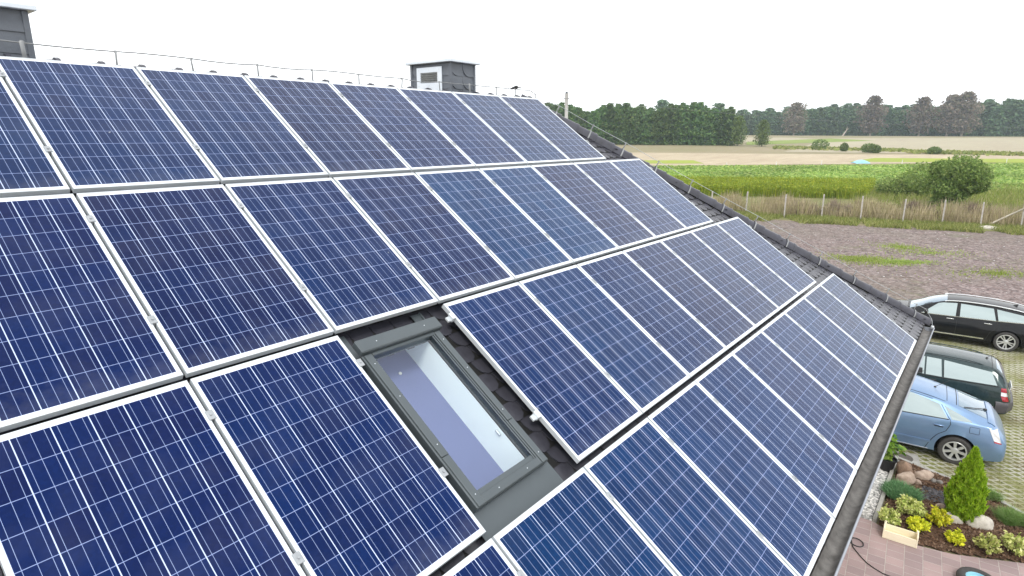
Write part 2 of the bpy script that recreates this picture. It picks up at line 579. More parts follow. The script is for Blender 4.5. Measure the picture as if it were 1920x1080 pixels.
# roof slab
rb = MB()
dz = Vector((0, 0, -.16)); dw = Vector((0, 0, -.045))
AL = RP(XL, SR, NT); EL = RP(XL, S_E, NT); EL2 = Vector((EL.x, 2 * YR - EL.y, EL.z))
SKU0, SKU1, SKS0, SKS1 = 1.12, 1.775, -3.58, -4.86    # opening of the skylight
def roofq(u0, u1, s0, s1): return [RP(u0, s0, NT), RP(u0, s1, NT), RP(u1, s1, NT), RP(u1, s0, NT)]
quads = [roofq(XL, SKU0, SR, S_E), roofq(SKU0, SKU1, SR, SKS0), roofq(SKU0, SKU1, SKS1, S_E), roofq(SKU1, UR, SR, S_E)]
for q in quads: rb.add(q, [(0, 1, 2, 3)])
rb.add([RP(UR, SR, NT), RP(UR, S_E, NT), E], [(0, 1, 2)])
rb.add([A, E, E2], [(0, 1, 2)])
rb.add([AL, A, E2, EL2], [(0, 1, 2, 3)])
rb.add([EL, E, E + dz, EL + dz], [(3, 2, 1, 0)])
rb.add([E, E2, E2 + dz, E + dz], [(3, 2, 1, 0)])
rb.add([EL2, E2, E2 + dz, EL2 + dz], [(0, 1, 2, 3)])
rb.add([EL, AL, EL2], [(0, 1, 2)])
hp(rb, 'roof', M['underlay_shade'])
sf = MB(); sf.add([EL + dz, E + dz, E2 + dz, EL2 + dz], [(0, 1, 2, 3)])
hp(sf, 'soffit', M['soffit'])
# rounded plain tiles, laid in staggered courses
EXPO, TW = .152, .198
def tile_pts(w, l, n=5):
    out = [(-w / 2, 0), (-w / 2, -l + w * .52)]
    for k in range(1, n):
        a = PI + PI * k / n
        out.append((w / 2 * math.cos(a), -l + w * .52 + w * .52 * math.sin(a)))
    out += [(w / 2, -l + w * .52), (w / 2, 0)]
    return out
TP = tile_pts(TW - .008, .178)
def tiles(fn, s0, s1, umin, umax, rnd, skip=None):
    mb = MB(); row = 0; s = s0
    while s > s1:
        lo = umin(s); hi = umax(s)
        u = math.floor(lo / TW) * TW + (TW / 2 if row % 2 else 0)
        while u < hi:
            if u > lo - TW * .4 and not (skip and skip(u, s)):
                j = rnd.uniform(-.0025, .0025); h = rnd.uniform(-.002, .003)
                m = len(TP)
                vs = []
                for (x, y) in TP:
                    vs.append(fn(u + x, s + y + j, .004 + .015 * (-y / .2) + h))
                for (x, y) in TP:
                    vs.append(fn(u + x, s + y + j, .004 + .015 * (-y / .2) + h - .010))
                fs = [tuple(range(m))] + [(k, k + m, (k + 1) % m + m, (k + 1) % m) for k in range(m)]
                mb.add(vs, fs)
            u += TW
        s -= EXPO; row += 1
    return mb
def notch_shade(fn, s0, s1, umin, umax, skip=None):  # dark triangles laid in the tile notches as painted shade
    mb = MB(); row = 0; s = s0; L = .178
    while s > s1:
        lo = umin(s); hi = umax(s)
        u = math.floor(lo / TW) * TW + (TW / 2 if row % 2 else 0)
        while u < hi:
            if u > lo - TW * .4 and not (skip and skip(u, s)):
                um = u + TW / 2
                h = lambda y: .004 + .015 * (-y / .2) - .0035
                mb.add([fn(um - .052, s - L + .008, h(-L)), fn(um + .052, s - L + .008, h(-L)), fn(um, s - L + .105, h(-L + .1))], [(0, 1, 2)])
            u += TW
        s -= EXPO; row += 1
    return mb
rr = random.Random(3)
front = lambda u, s, n: RP(u, s, NT + n)
def skip_front(u, s):
    return SKU0 - .13 < u < SKU1 + .12 and -5.05 < s < -3.44
tm = tiles(front, SR + .05, S_E - .02 + .2 - .15, lambda s: -4.2, lambda s: hipu(s) - .03, rr, skip_front)
hp(tm, 'roof_tiles', M['tile'])
hp(notch_shade(front, SR + .05, S_E - .02 + .2 - .15, lambda s: -4.2, lambda s: hipu(s) - .10, skip_front), 'tile_notch_shade', M['underlay_shade'])
# end slope
ax = (E2 - E).normalized(); up = (A - (E + E2) / 2).normalized(); nn = ax.cross(up)
mid = (E + E2) / 2; LUP = (A - mid).length; HALF = (E2 - E).length / 2
endf = lambda u, s, n: A + ax * u + up * s + nn * n
tm = tiles(endf, -.05, -LUP, lambda s: -HALF * (-s / LUP), lambda s: HALF * (-s / LUP), rr)
hp(tm, 'roof_tiles', M['tile'])

# ridge and hip tiles: tapered caps laid over each other
def cap_tile(p0, p1, side, upv, r0, r1, flare):
    mb = MB(); rows_o = []; rows_i = []
    prof = [(-1.0, -.62), (-.93, -.18), (-.70, .30), (-.36, .60), (0, .70), (.36, .60), (.70, .30), (.93, -.18), (1.0, -.62)]
    steps = [0, .88, .89, .985, 1.0]
    rad = [r0, r1, r1 + flare, r1 + flare, r1 + flare * .5]
    for t, r in zip(steps, rad):
        c = p0.lerp(p1, t)
        rows_o.append([c + side * (x * r) + upv * (y * r) for x, y in prof])
        rows_i.append([c + side * (x * (r - .012)) + upv * (y * (r - .012) - .004) for x, y in prof])
    mb.grid(rows_o); mb.grid([q[::-1] for q in rows_i])
    mb.add(rows_o[-1] + rows_i[-1], [(k, k + 1, k + 10, k + 9) for k in range(8)])
    mb.add(rows_o[0] + rows_i[0], [(k + 9, k + 10, k + 1, k) for k in range(8)])
    return mb
hv = (E - A); HL = hv.length; hd = hv.normalized()
hside = Vector((hd.y, -hd.x, 0)).normalized(); hup = hside.cross(hd)
if hup.z < 0: hup = -hup
nh = 25
for i in range(nh):
    p0 = A + hd * (HL * (i - .12) / nh + .02) + hup * (.034 + rr.uniform(-.003, .003))
    p1 = A + hd * (HL * (i + 1) / nh + .03) + hup * (.044 + rr.uniform(-.003, .003))
    hp(cap_tile(p0, p1, hside, hup, .088, .097, .007), 'hip_tile', M['tile_cap'], smooth=True, angle=40)
R0 = Vector((UR, YR, A.z))
nr = 31
for i in range(nr):
    x1 = UR + .25 - .333 * i
    p0 = Vector((x1 - .36, YR, A.z - .035)); p1 = Vector((x1, YR, A.z - .018))
    hp(cap_tile(p0, p1, Vector((0, -1, 0)), Vector((0, 0, 1)), .095, .110, .023), 'ridge_tile', M['tile_cap'], smooth=True, angle=40)
# walls
wb = MB(); wx, wy = 11.42, -4.86
WZ = RP(0, S_E, NT).z - .16
w2 = 2 * YR - wy
wb.box(((XL + .4 + wx) / 2, YR, WZ / 2), (wx - XL - .4, w2 - wy, WZ))
hp(wb, 'wall', M['plaster'])
pl = MB(); pl.box(((XL + .4 + wx) / 2, YR, .15), (wx - XL - .37, w2 - wy + .03, .30))
hp(pl, 'plinth', M['concrete'])

# gutter with lip and brackets
gx0, gx1 = XL, 11.72
gy, gz, gr = -5.598, 3.675, .074
gm = MB(); rows = []
for x in (gx0, gx1):
    rows.append([Vector((x, gy + gr * math.cos(a), gz + gr * math.sin(a) * 1.0)) for a in [PI * k / 10 + PI for k in range(11)]])
rows2 = [[Vector((p.x, gy + (p.y - gy) * 1.03, gz + (p.z - gz) * 1.03 - .001)) for p in r] for r in rows]
gm.grid(rows); gm.grid([r[::-1] for r in rows2])
gm.add([rows[1][k] for k in range(11)] + [rows2[1][k] for k in range(11)], [(k, k + 1, k + 12, k + 11) for k in range(10)])
gut = hp(gm, 'gutter', M['gutter'], smooth=True)
lp = MB(); lp.tube([(gx0, gy - gr - .004, gz + .004), (gx1, gy - gr - .004, gz + .004)], .011, 10)
lp.build('gutter_lip', M['gutter_lip'], gut, smooth=True)
ec = MB(); ec.lathe([(gr, 0), (gr, .01)], (gx1 - .004, gy, gz), 24, 'X')
# end cap is a half disc
ec2 = MB(); hd_ = [Vector((gx1, gy + gr * math.cos(a), gz + gr * math.sin(a))) for a in [PI + PI * k / 12 for k in range(13)]]
ec2.add(hd_ + [p + Vector((.006, 0, 0)) for p in hd_], [tuple(range(13))[::-1], tuple(range(13, 26))] + [(k, k + 1, k + 14, k + 13) for k in range(12)] + [(12, 0, 13, 25)])
ec2.build('gutter_end', M['gutter_lip'], gut)
for k in range(0):
    x = 11.2 - k * .9
    b_ = MB(); b_.tube([(x, gy + gr * .9, gz + .012), (x, gy, gz + .010), (x, gy - gr, gz + .008)], .004, 6)
    b_.build('gutter_bracket', M['gutter_lip'], gut)
dp = MB(); dp.tube([(11.6, gy, gz - gr - .0), (11.6, gy, 3.45), (11.55, -5.05, 3.2), (11.5, -4.92, 3.0), (11.5, -4.92, .1)], .04, 10)
hp(dp, 'downpipe', M['gutter'], smooth=True)
# drip board under the tiles
fb = MB(); fb.box(((XL + 11.9) / 2, RP(0, S_E, NT).y + .03, WZ + .05), (11.9 - XL, .02, .16))
hp(fb, 'fascia', M['soffit'])

# ---------------- skylight (window in the roof)
SKM = Matrix.Translation(RP(0, 0, 0)) @ ROOF_ROT
def skobj(mb, name, mat, parent, **k):
    mb.v = [tuple(SKM @ Vector(p)) for p in mb.v]
    o = mb.build(name, mat, parent, **k)
    if parent is house: o.location = HB
    return o
fl = MB()
fl.box((1.445, -4.20, -.118), (.90, 1.66, .004))
fl.box((1.02, -4.2, -.112), (.012, 1.66, .02)); fl.box((1.86, -4.2, -.112), (.012, 1.66, .02))
# leave the opening free: build as four strips instead
fl = MB()
fl.box((1.075, -4.17, -.112), (.10, 1.66, .006)); fl.box((1.815, -4.17, -.112), (.10, 1.66, .006))
fl.box((1.445, -4.985, -.092), (.84, .25, .006))
fl.box((1.855, -4.17, -.104), (.012, 1.66, .014)); fl.box((1.035, -4.17, -.104), (.012, 1.66, .014))
sk = skobj(fl, 'skylight', M['dark_metal'], house)
fr = MB()
fr.box((1.111, -4.25, -.066), (.082, 1.30, .092), bev=.006)
fr.box((1.781, -4.25, -.066), (.082, 1.30, .092), bev=.006)
fr.box((1.449, -4.850, -.070), (.752, .098, .090), bev=.006)
fr.box((1.445, -3.60, -.060), (.60, .05, .08), bev=.004)
skobj(fr, 'frame', M['dark_metal'], sk)
cv = MB()
cv.box((1.1135, -4.06, -.014), (.062, .90, .012), bev=.003)
cv.box((1.1135, -4.705, -.016), (.060, .385, .012), bev=.003)
cv.box((1.7785, -4.06, -.014), (.052, .90, .012), bev=.003)
cv.box((1.7785, -4.705, -.016), (.050, .385, .012), bev=.003)
cv.box((1.738, -4.25, -.018), (.010, 1.28, .010), bev=.002); cv.box((1.722, -4.25, -.022), (.010, 1.28, .010), bev=.002)
cv.box((1.445, -4.868, -.020), (.60, .056, .012), bev=.003)
for (u, s) in ((1.1135, -3.70), (1.1135, -4.0), (1.1135, -4.42), (1.1135, -4.82), (1.7785, -3.70), (1.7785, -4.0), (1.7785, -4.42), (1.7785, -4.82), (1.30, -4.868), (1.60, -4.868)):
    pass
skobj(cv, 'cladding', M['dark_metal'], sk)
hd2 = MB()
hd2.box((1.451, -3.548, -.004), (.775, .112, .060), bev=.008)
hd2.box((1.451, -3.618, -.020), (.60, .026, .020), bev=.004)
skobj(hd2, 'hood', M['dark_metal'], sk)
for (u, s, n_) in ((1.1135, -3.70, -.007), (1.1135, -4.0, -.007), (1.1135, -4.42, -.007), (1.1135, -4.82, -.009), (1.7785, -3.70, -.007), (1.7785, -4.0, -.007), (1.7785, -4.42, -.007), (1.7785, -4.82, -.009), (1.30, -4.868, -.013), (1.60, -4.868, -.013), (1.22, -3.548, .027), (1.68, -3.548, .027)):
    sc_ = MB(); sc_.lathe([(.0038, 0), (.0038, .0015), (.002, .0025)], (u, s, n_), 8)
    skobj(sc_, 'screw', M['zinc_pale'], sk)
# glass
mg, n, b = newmat('window_glass')
n.nodes.remove(b)
gl = N(n, 'ShaderNodeBsdfGlossy', Roughness=.02); gl.inputs['Color'].default_value = (.93, .95, 1, 1)
tr = n.nodes.new('ShaderNodeBsdfTransparent'); tr.inputs['Color'].default_value = (.965, .985, .99, 1)
fz = N(n, 'ShaderNodeFresnel', IOR=1.5)
ms = n.nodes.new('ShaderNodeMixShader')
bfc = n.nodes.new('ShaderNodeNewGeometry').outputs['Backfacing']
n.links.new(math_(n, 'MULTIPLY', math_(n, 'MULTIPLY', fz.outputs[0], 1.3), math_(n, 'SUBTRACT', 1.0, bfc)), ms.inputs[0]); n.links.new(tr.outputs[0], ms.inputs[1]); n.links.new(gl.outputs[0], ms.inputs[2])
n.links.new(ms.outputs[0], n.nodes['Material Output'].inputs['Surface'])
M['window_glass'] = mg
gp = MB(); gp.box((1.437, -4.225, -.045), (.572, 1.206, .006))
skobj(gp, 'pane', M['window_glass'], sk)
M['reveal'] = mat_plain('reveal', (.86, .93, .94), .8, 0, (.85, .92, .93), 2)
M['sky_tint_floor'] = mat_plain('sky_tint_floor', (.155, .18, .34), .8, 0, (.15, .175, .33), 2)  # lilac well floor, coloured to imitate sky reflected in the pane
rv = MB()
zt, zb = -.10, -.36
rv.add([(1.150, -3.62, zt), (1.724, -3.62, zt), (1.724, -3.26, zb), (1.150, -3.26, zb)], [(0, 1, 2, 3)])
rv.add([(1.724, -3.62, zt), (1.724, -4.83, zt), (1.724, -5.00, zb), (1.724, -3.26, zb)], [(0, 1, 2, 3)])
rv.add([(1.150, -4.83, zt), (1.724, -4.83, zt), (1.724, -5.00, zb), (1.150, -5.00, zb)], [(3, 2, 1, 0)])
rv.add([(1.150, -3.62, zt), (1.150, -4.83, zt), (1.150, -5.00, zb), (1.150, -3.26, zb)], [(3, 2, 1, 0)])
skobj(rv, 'reveal', M['reveal'], sk)
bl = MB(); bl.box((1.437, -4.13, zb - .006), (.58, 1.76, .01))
skobj(bl, 'sky_tint_floor', M['sky_tint_floor'], sk)
hn = MB(); hn.box((1.712, -4.52, -.13), (.02, .05, .02), bev=.004)
skobj(hn, 'latch', M['zinc'], sk)
hn = MB(); hn.lathe([(.014, 0), (.014, .006), (.008, .012)], (1.53, -3.66, zb + .001), 12)
skobj(hn, 'well_knob', M['white_paint'], sk)

# ---------------- chimneys
def chimney(x0, x1, y0, y1, zt, rows, cols, louvre=False):
    zb = 7.1
    cm = MB(); cm.box(((x0 + x1) / 2, (y0 + y1) / 2, (zt + zb) / 2), (x1 - x0, y1 - y0, zt - zb))
    ch = hp(cm, 'chimney', M['slate'])
    # overlapping slate-like cladding scales with a rounded corner
    sc_ = MB()
    rh = (zt - 7.55) / rows
    for face in range(3):
        if face == 0: o, du, nn_, wd = Vector((x0, y0, 0)), Vector((1, 0, 0)), Vector((0, -1, 0)), x1 - x0
        elif face == 1: o, du, nn_, wd = Vector((x0, y1, 0)), Vector((0, -1, 0)), Vector((-1, 0, 0)), y1 - y0
        else: o, du, nn_, wd = Vector((x1, y0, 0)), Vector((0, 1, 0)), Vector((1, 0, 0)), y1 - y0
        nc = max(1, round(wd / cols))
        for r_ in range(rows):
            for c_ in range(nc):
                a = wd * c_ / nc + .002; b_ = wd * (c_ + 1) / nc - .002
                z1 = zt - rh * r_ - .001; z0_ = z1 - rh + .003
                k = min((b_ - a) * .55, rh * .8)
                pts = [(a, z1), (a, z0_ + k)]
                for q in range(1, 6):
                    g = PI + PI / 2 * q / 6
                    pts.append((a + k + k * math.cos(g), z0_ + k + k * math.sin(g)))
                pts += [(a + k, z0_), (b_, z0_), (b_, z1)]
                t0 = .004 + rr.uniform(0, .004)
                V1 = [o + du * p + Vector((0, 0, z)) + nn_ * (t0 + .008 * (z1 - z) / rh) for p, z in pts]
                V0 = [o + du * p + Vector((0, 0, z)) + nn_ * .0005 for p, z in pts]
                m = len(pts)
                f_ = list(range(m))
                sc_.add(V1 + V0, [tuple(f_[::-1])] + [(q, (q + 1) % m, (q + 1) % m + m, q + m) for q in range(m)])
    sc_.build('cladding', M['slate'], ch)
    for (x, y) in ((x0, y0), (x1, y0), (x0, y1)):
        tr_ = MB()
        tr_.box((x, y, (zt + 7.4) / 2), (.045, .045, zt - 7.4), bev=.004)
        tr_.build('corner_trim', M['slate'], ch)
    ov = .075
    cp = MB()
    cp.box(((x0 + x1) / 2, (y0 + y1) / 2, zt + .022), (x1 - x0 + 2 * ov, y1 - y0 + 2 * ov, .042), bev=.006)
    zz = zt + .042
    cxm, cym = (x0 + x1) / 2, (y0 + y1) / 2
    a, b_ = (x1 - x0) / 2 + ov - .01, (y1 - y0) / 2 + ov - .01
    cp.add([(cxm - a, cym - b_, zz), (cxm + a, cym - b_, zz), (cxm + a, cym + b_, zz), (cxm - a, cym + b_, zz), (cxm, cym, zz + .012)],
           [(0, 1, 4), (1, 2, 4), (2, 3, 4), (3, 0, 4)])
    cp.build('cap', M['zinc_pale'], ch)
    if louvre:
        ly0, ly1, lz0, lz1 = .503, 1.04, 7.70, 8.055
        iy0, iy1, iz0, iz1 = .594, .955, 7.83, 7.98
        g = MB(); xx = x0 - .022
        g.box((xx, (ly0 + iy0) / 2, (lz0 + lz1) / 2), (.014, iy0 - ly0, lz1 - lz0), bev=.002)
        g.box((xx, (ly1 + iy1) / 2, (lz0 + lz1) / 2), (.014, ly1 - iy1, lz1 - lz0), bev=.002)
        g.box((xx, (iy0 + iy1) / 2, (lz1 + iz1) / 2), (.0135, iy1 - iy0, lz1 - iz1))
        g.box((xx, (iy0 + iy1) / 2, (lz0 + iz0) / 2), (.0135, iy1 - iy0, iz0 - lz0))
        g.build('vent_frame', M['zinc_pale'], ch)
        d = MB(); d.box((x0 - .013, (iy0 + iy1) / 2, (iz0 + iz1) / 2), (.006, iy1 - iy0 + .01, iz1 - iz0 + .01))
        d.build('vent_opening', M['black_plastic'], ch)
        s_ = MB()
        for k in range(5):
            z = iz0 + .014 + k * (iz1 - iz0) / 5
            s_.box((x0 - .024, (iy0 + iy1) / 2, z), (.004, iy1 - iy0, .026), Matrix.Rotation(math.radians(-38), 3, 'Y'))
        s_.build('vent_slats', M['zinc'], ch)
        for y in (ly0 + .05, (ly0 + ly1) / 2, ly1 - .05):
            for z in (lz1 - .04, lz0 + .09):
                q = MB(); q.lathe([(.006, 0), (.006, .003)], (x0 - .032, y, z), 8, 'X')
                q.build('screw', M['zinc'], ch)
    return ch
chimney(5.40, 5.91, .35, 1.17, 8.106, 3, .24, True)
chimney(-.62, .355, .35, 1.15, 8.068, 3, .34)

# ---------------- lightning conductor along the ridge and down the hip
lc = tag(empty('lightning_conductor', RP(UR, SR, 0)), 'thin bare conductor wire on small metal holders running along the ridge', 'lightning conductor')
off = -RP(UR, SR, 0)
def lcp(mb, name, mat, par, o_):
    ob = mb.build(name, mat, par, smooth=True); ob.location = o_
    return ob
xs = [-1.75, -1.07, -.40, .27, .95, 1.62, 2.31, 2.98, 3.64, 4.34, 5.04, 5.67, 6.29, 6.77, 7.32]
rz = A.z + .045
pts = []
for i, x in enumerate(xs):
    zt = 7.80 if x < 7 else 7.745
    pts.append(Vector((x, YR, zt)))
    if i + 1 < len(xs):
        x2 = xs[i + 1]
        sag = rr.choice((.004, .012, .024, -.006)) if x < 5 else .004
        for t in (.25, .5, .75):
            pts.append(Vector((x + (x2 - x) * t, YR + rr.uniform(-.006, .006), zt - sag * 4 * t * (1 - t))))
w = MB(); w.tube(pts, .0058, 6)
lcp(w, 'wire', M['wire_grey'], lc, off)
for x in xs:
    big = abs(x - .27) < .01 or abs(x - 5.67) < .01
    h = MB(); zt = 7.80 if x < 7 else 7.745
    hw_ = .016 if big else .008
    h.box((x, YR - .005, (rz + zt) / 2 - .01), (hw_ * 2, .006, zt - rz + .03), Matrix.Rotation(rr.uniform(-.12, .12), 3, 'Y'), bev=.001)
    h.box((x, YR, rz + .003), (.05, .06, .006))
    h.lathe([(.012 if not big else .022, 0), (.012 if not big else .022, .012)], (x, YR - .006, zt - .001), 10, 'Y')
    lcp(h, 'wire_holder', M['wire_grey'], lc, off)
cj = MB(); cj.tube([(6.65, YR, 7.795), (6.71, YR, 7.81), (6.79, YR, 7.84)], [.01, .02, .012], 8); cj.box((6.80, YR, 7.83), (.05, .05, .05), bev=.012); cj.tube([(6.81, YR, 7.83), (6.93, YR, 7.825)], .008, 6)
lcp(cj, 'wire_joint', M['black_plastic'], lc, off)
lh = tag(empty('lightning_conductor', A), 'bare conductor wire held above the hip tiles on bent metal straps', 'lightning conductor')
off2 = -A
def hip_at(t): return A + hd * t
top = .215
ts = [.62, 1.28, 1.92, 2.58, 3.28, 3.98, 4.66, 5.36, 6.08, 6.86, 7.62, 8.28]
ts = [t for t in ts if t < HL - .2]
wp = [hip_at(.15) + hup * .12]
for t in ts: wp.append(hip_at(t) + hup * (top + rr.uniform(-.008, .008)) - hside * .02)
wp += [hip_at(HL - .16) + hup * .22, hip_at(HL + .02) + hup * .12 + Vector((0, -.03, -.02)), Vector((11.70, gy - .03, gz + .13)), Vector((11.70, gy - .05, gz + .02))]
w = MB(); w.tube(wp, .0040, 6)
lcp(w, 'wire', M['zinc'], lh, off2)
for t in ts:
    c = hip_at(t) + hup * .040
    h = MB(); prof = []
    for x_, y_ in [(-1.0, -.62), (-.93, -.18), (-.70, .30), (-.36, .60), (0, .70), (.36, .60), (.70, .30), (.93, -.18), (1.0, -.62)]:
        prof.append((x_ * .107, y_ * .107 + .002))
    rows = []
    for dlt in (-.012, .012):
        rows.append([c + hd * dlt + hside * x + hup * y for x, y in prof])
    h.grid(rows)
    rows3 = [[p + hup * .003 for p in q] for q in rows]
    h.grid([q[::-1] for q in rows3])
    top_p = hip_at(t) + hup * top - hside * .02
    h.box((c + hup * .085).lerp(top_p, .5), (.018, .006, (top_p - c - hup * .085).length + .02), Matrix((hd, hside, hup)).transposed(), bev=.001)
    h.box(top_p, (.026, .026, .018), bev=.004)
    lcp(h, 'wire_holder', M['wire_grey'], lh, off2)
gc = MB(); gc.box((11.70, gy - .05, gz + .015), (.04, .05, .06), bev=.005)
lcp(gc, 'gutter_clamp', M['zinc'], lh, off2)
# clamps on the open edge beside the skylight
# ------------------------------------------------------------------ cars
def pchip(xs, ys, xq):
    xs = np.asarray(xs, float); ys = np.asarray(ys, float); xq = np.asarray(xq, float)
    h = np.diff(xs); d = np.diff(ys) / h
    m = np.zeros(len(xs)); m[0] = d[0]; m[-1] = d[-1]
    for i in range(1, len(xs) - 1):
        if d[i - 1] * d[i] > 0:
            w1 = 2 * h[i] + h[i - 1]; w2 = h[i] + 2 * h[i - 1]
            m[i] = (w1 + w2) / (w1 / d[i - 1] + w2 / d[i])
    i = np.clip(np.searchsorted(xs, xq) - 1, 0, len(h) - 1)
    t = (xq - xs[i]) / h[i]
    return ((1 + 2 * t) * (1 - t) ** 2 * ys[i] + t * (1 - t) ** 2 * h[i] * m[i] + t * t * (3 - 2 * t) * ys[i + 1] + t * t * (t - 1) * h[i] * m[i + 1])

def paint(name, c, metal=.35, rough=.28, coat=.8):
    m, n, b = newmat(name)
    b.inputs['Metallic'].default_value = metal; b.inputs['Roughness'].default_value = rough
    b.inputs['Coat Weight'].default_value = coat; b.inputs['Coat Roughness'].default_value = .03
    b.inputs['Specular IOR Level'].default_value = .1
    co = coords(n)
    f = ramp(n, noise(n, co, 3.0, 5), .35, .75)
    n.links.new(mixc(n, f, c, tuple(q * .88 + .006 for q in c)), b.inputs['Base Color'])
    # a little road dust on the roughness
    r = math_(n, 'ADD', rough, math_(n, 'MULTIPLY', noise(n, co, 6, 6), .12)); n.links.new(r, b.inputs['Roughness'])
    return m

M['paint_blue'] = paint('paint_blue', (.19, .30, .48), .5)
M['paint_green'] = paint('paint_green', (.022, .042, .045), .3, .22)
M['paint_black'] = paint('paint_black', (.005, .0058, .0075), .0, .25, coat=.5)
def car_glass(name, c, metal):
    m, n, b = newmat(name)
    b.inputs['Base Color'].default_value = (*c, 1)
    b.inputs['Metallic'].default_value = metal
    b.inputs['Roughness'].default_value = .04
    b.inputs['Coat Weight'].default_value = 1; b.inputs['Coat Roughness'].default_value = .02
    co = coords(n)
    mp_ = N(n, 'ShaderNodeMapping'); mp_.inputs['Scale'].default_value = (.35, .35, 3.0)
    n.links.new(co, mp_.inputs['Vector'])
    bump(n, b, noise(n, mp_.outputs['Vector'], 1.6, 3), .35, .02)
    return m
M['car_glass'] = car_glass('car_glass', (.36, .43, .43), .7)
M['screen_glass'] = car_glass('screen_glass', (.17, .25, .32), .6)
M['chrome'] = mat_plain('chrome', (.78, .79, .80), .16, .9, (.70, .71, .72), 4)
M['alloy'] = mat_plain('alloy', (.66, .67, .68), .3, .55, (.56, .57, .58), 8)
M['lamp_clear'] = mat_plain('lamp_clear', (.74, .74, .75), .12, .25, (.60, .60, .62), 22, coat=1)
M['lamp_red'] = mat_plain('lamp_red', (.42, .012, .03), .15, .1, (.30, .01, .02), 22, coat=1)
M['seam'] = mat_plain('seam', (.012, .012, .013), .6)
M['trim_black'] = mat_plain('trim_black', (.02, .02, .022), .35)
M['bumper_grey'] = mat_plain('bumper_grey', (.075, .07, .08), .45)
M['arch'] = mat_plain('arch', (.008, .008, .008), .9)

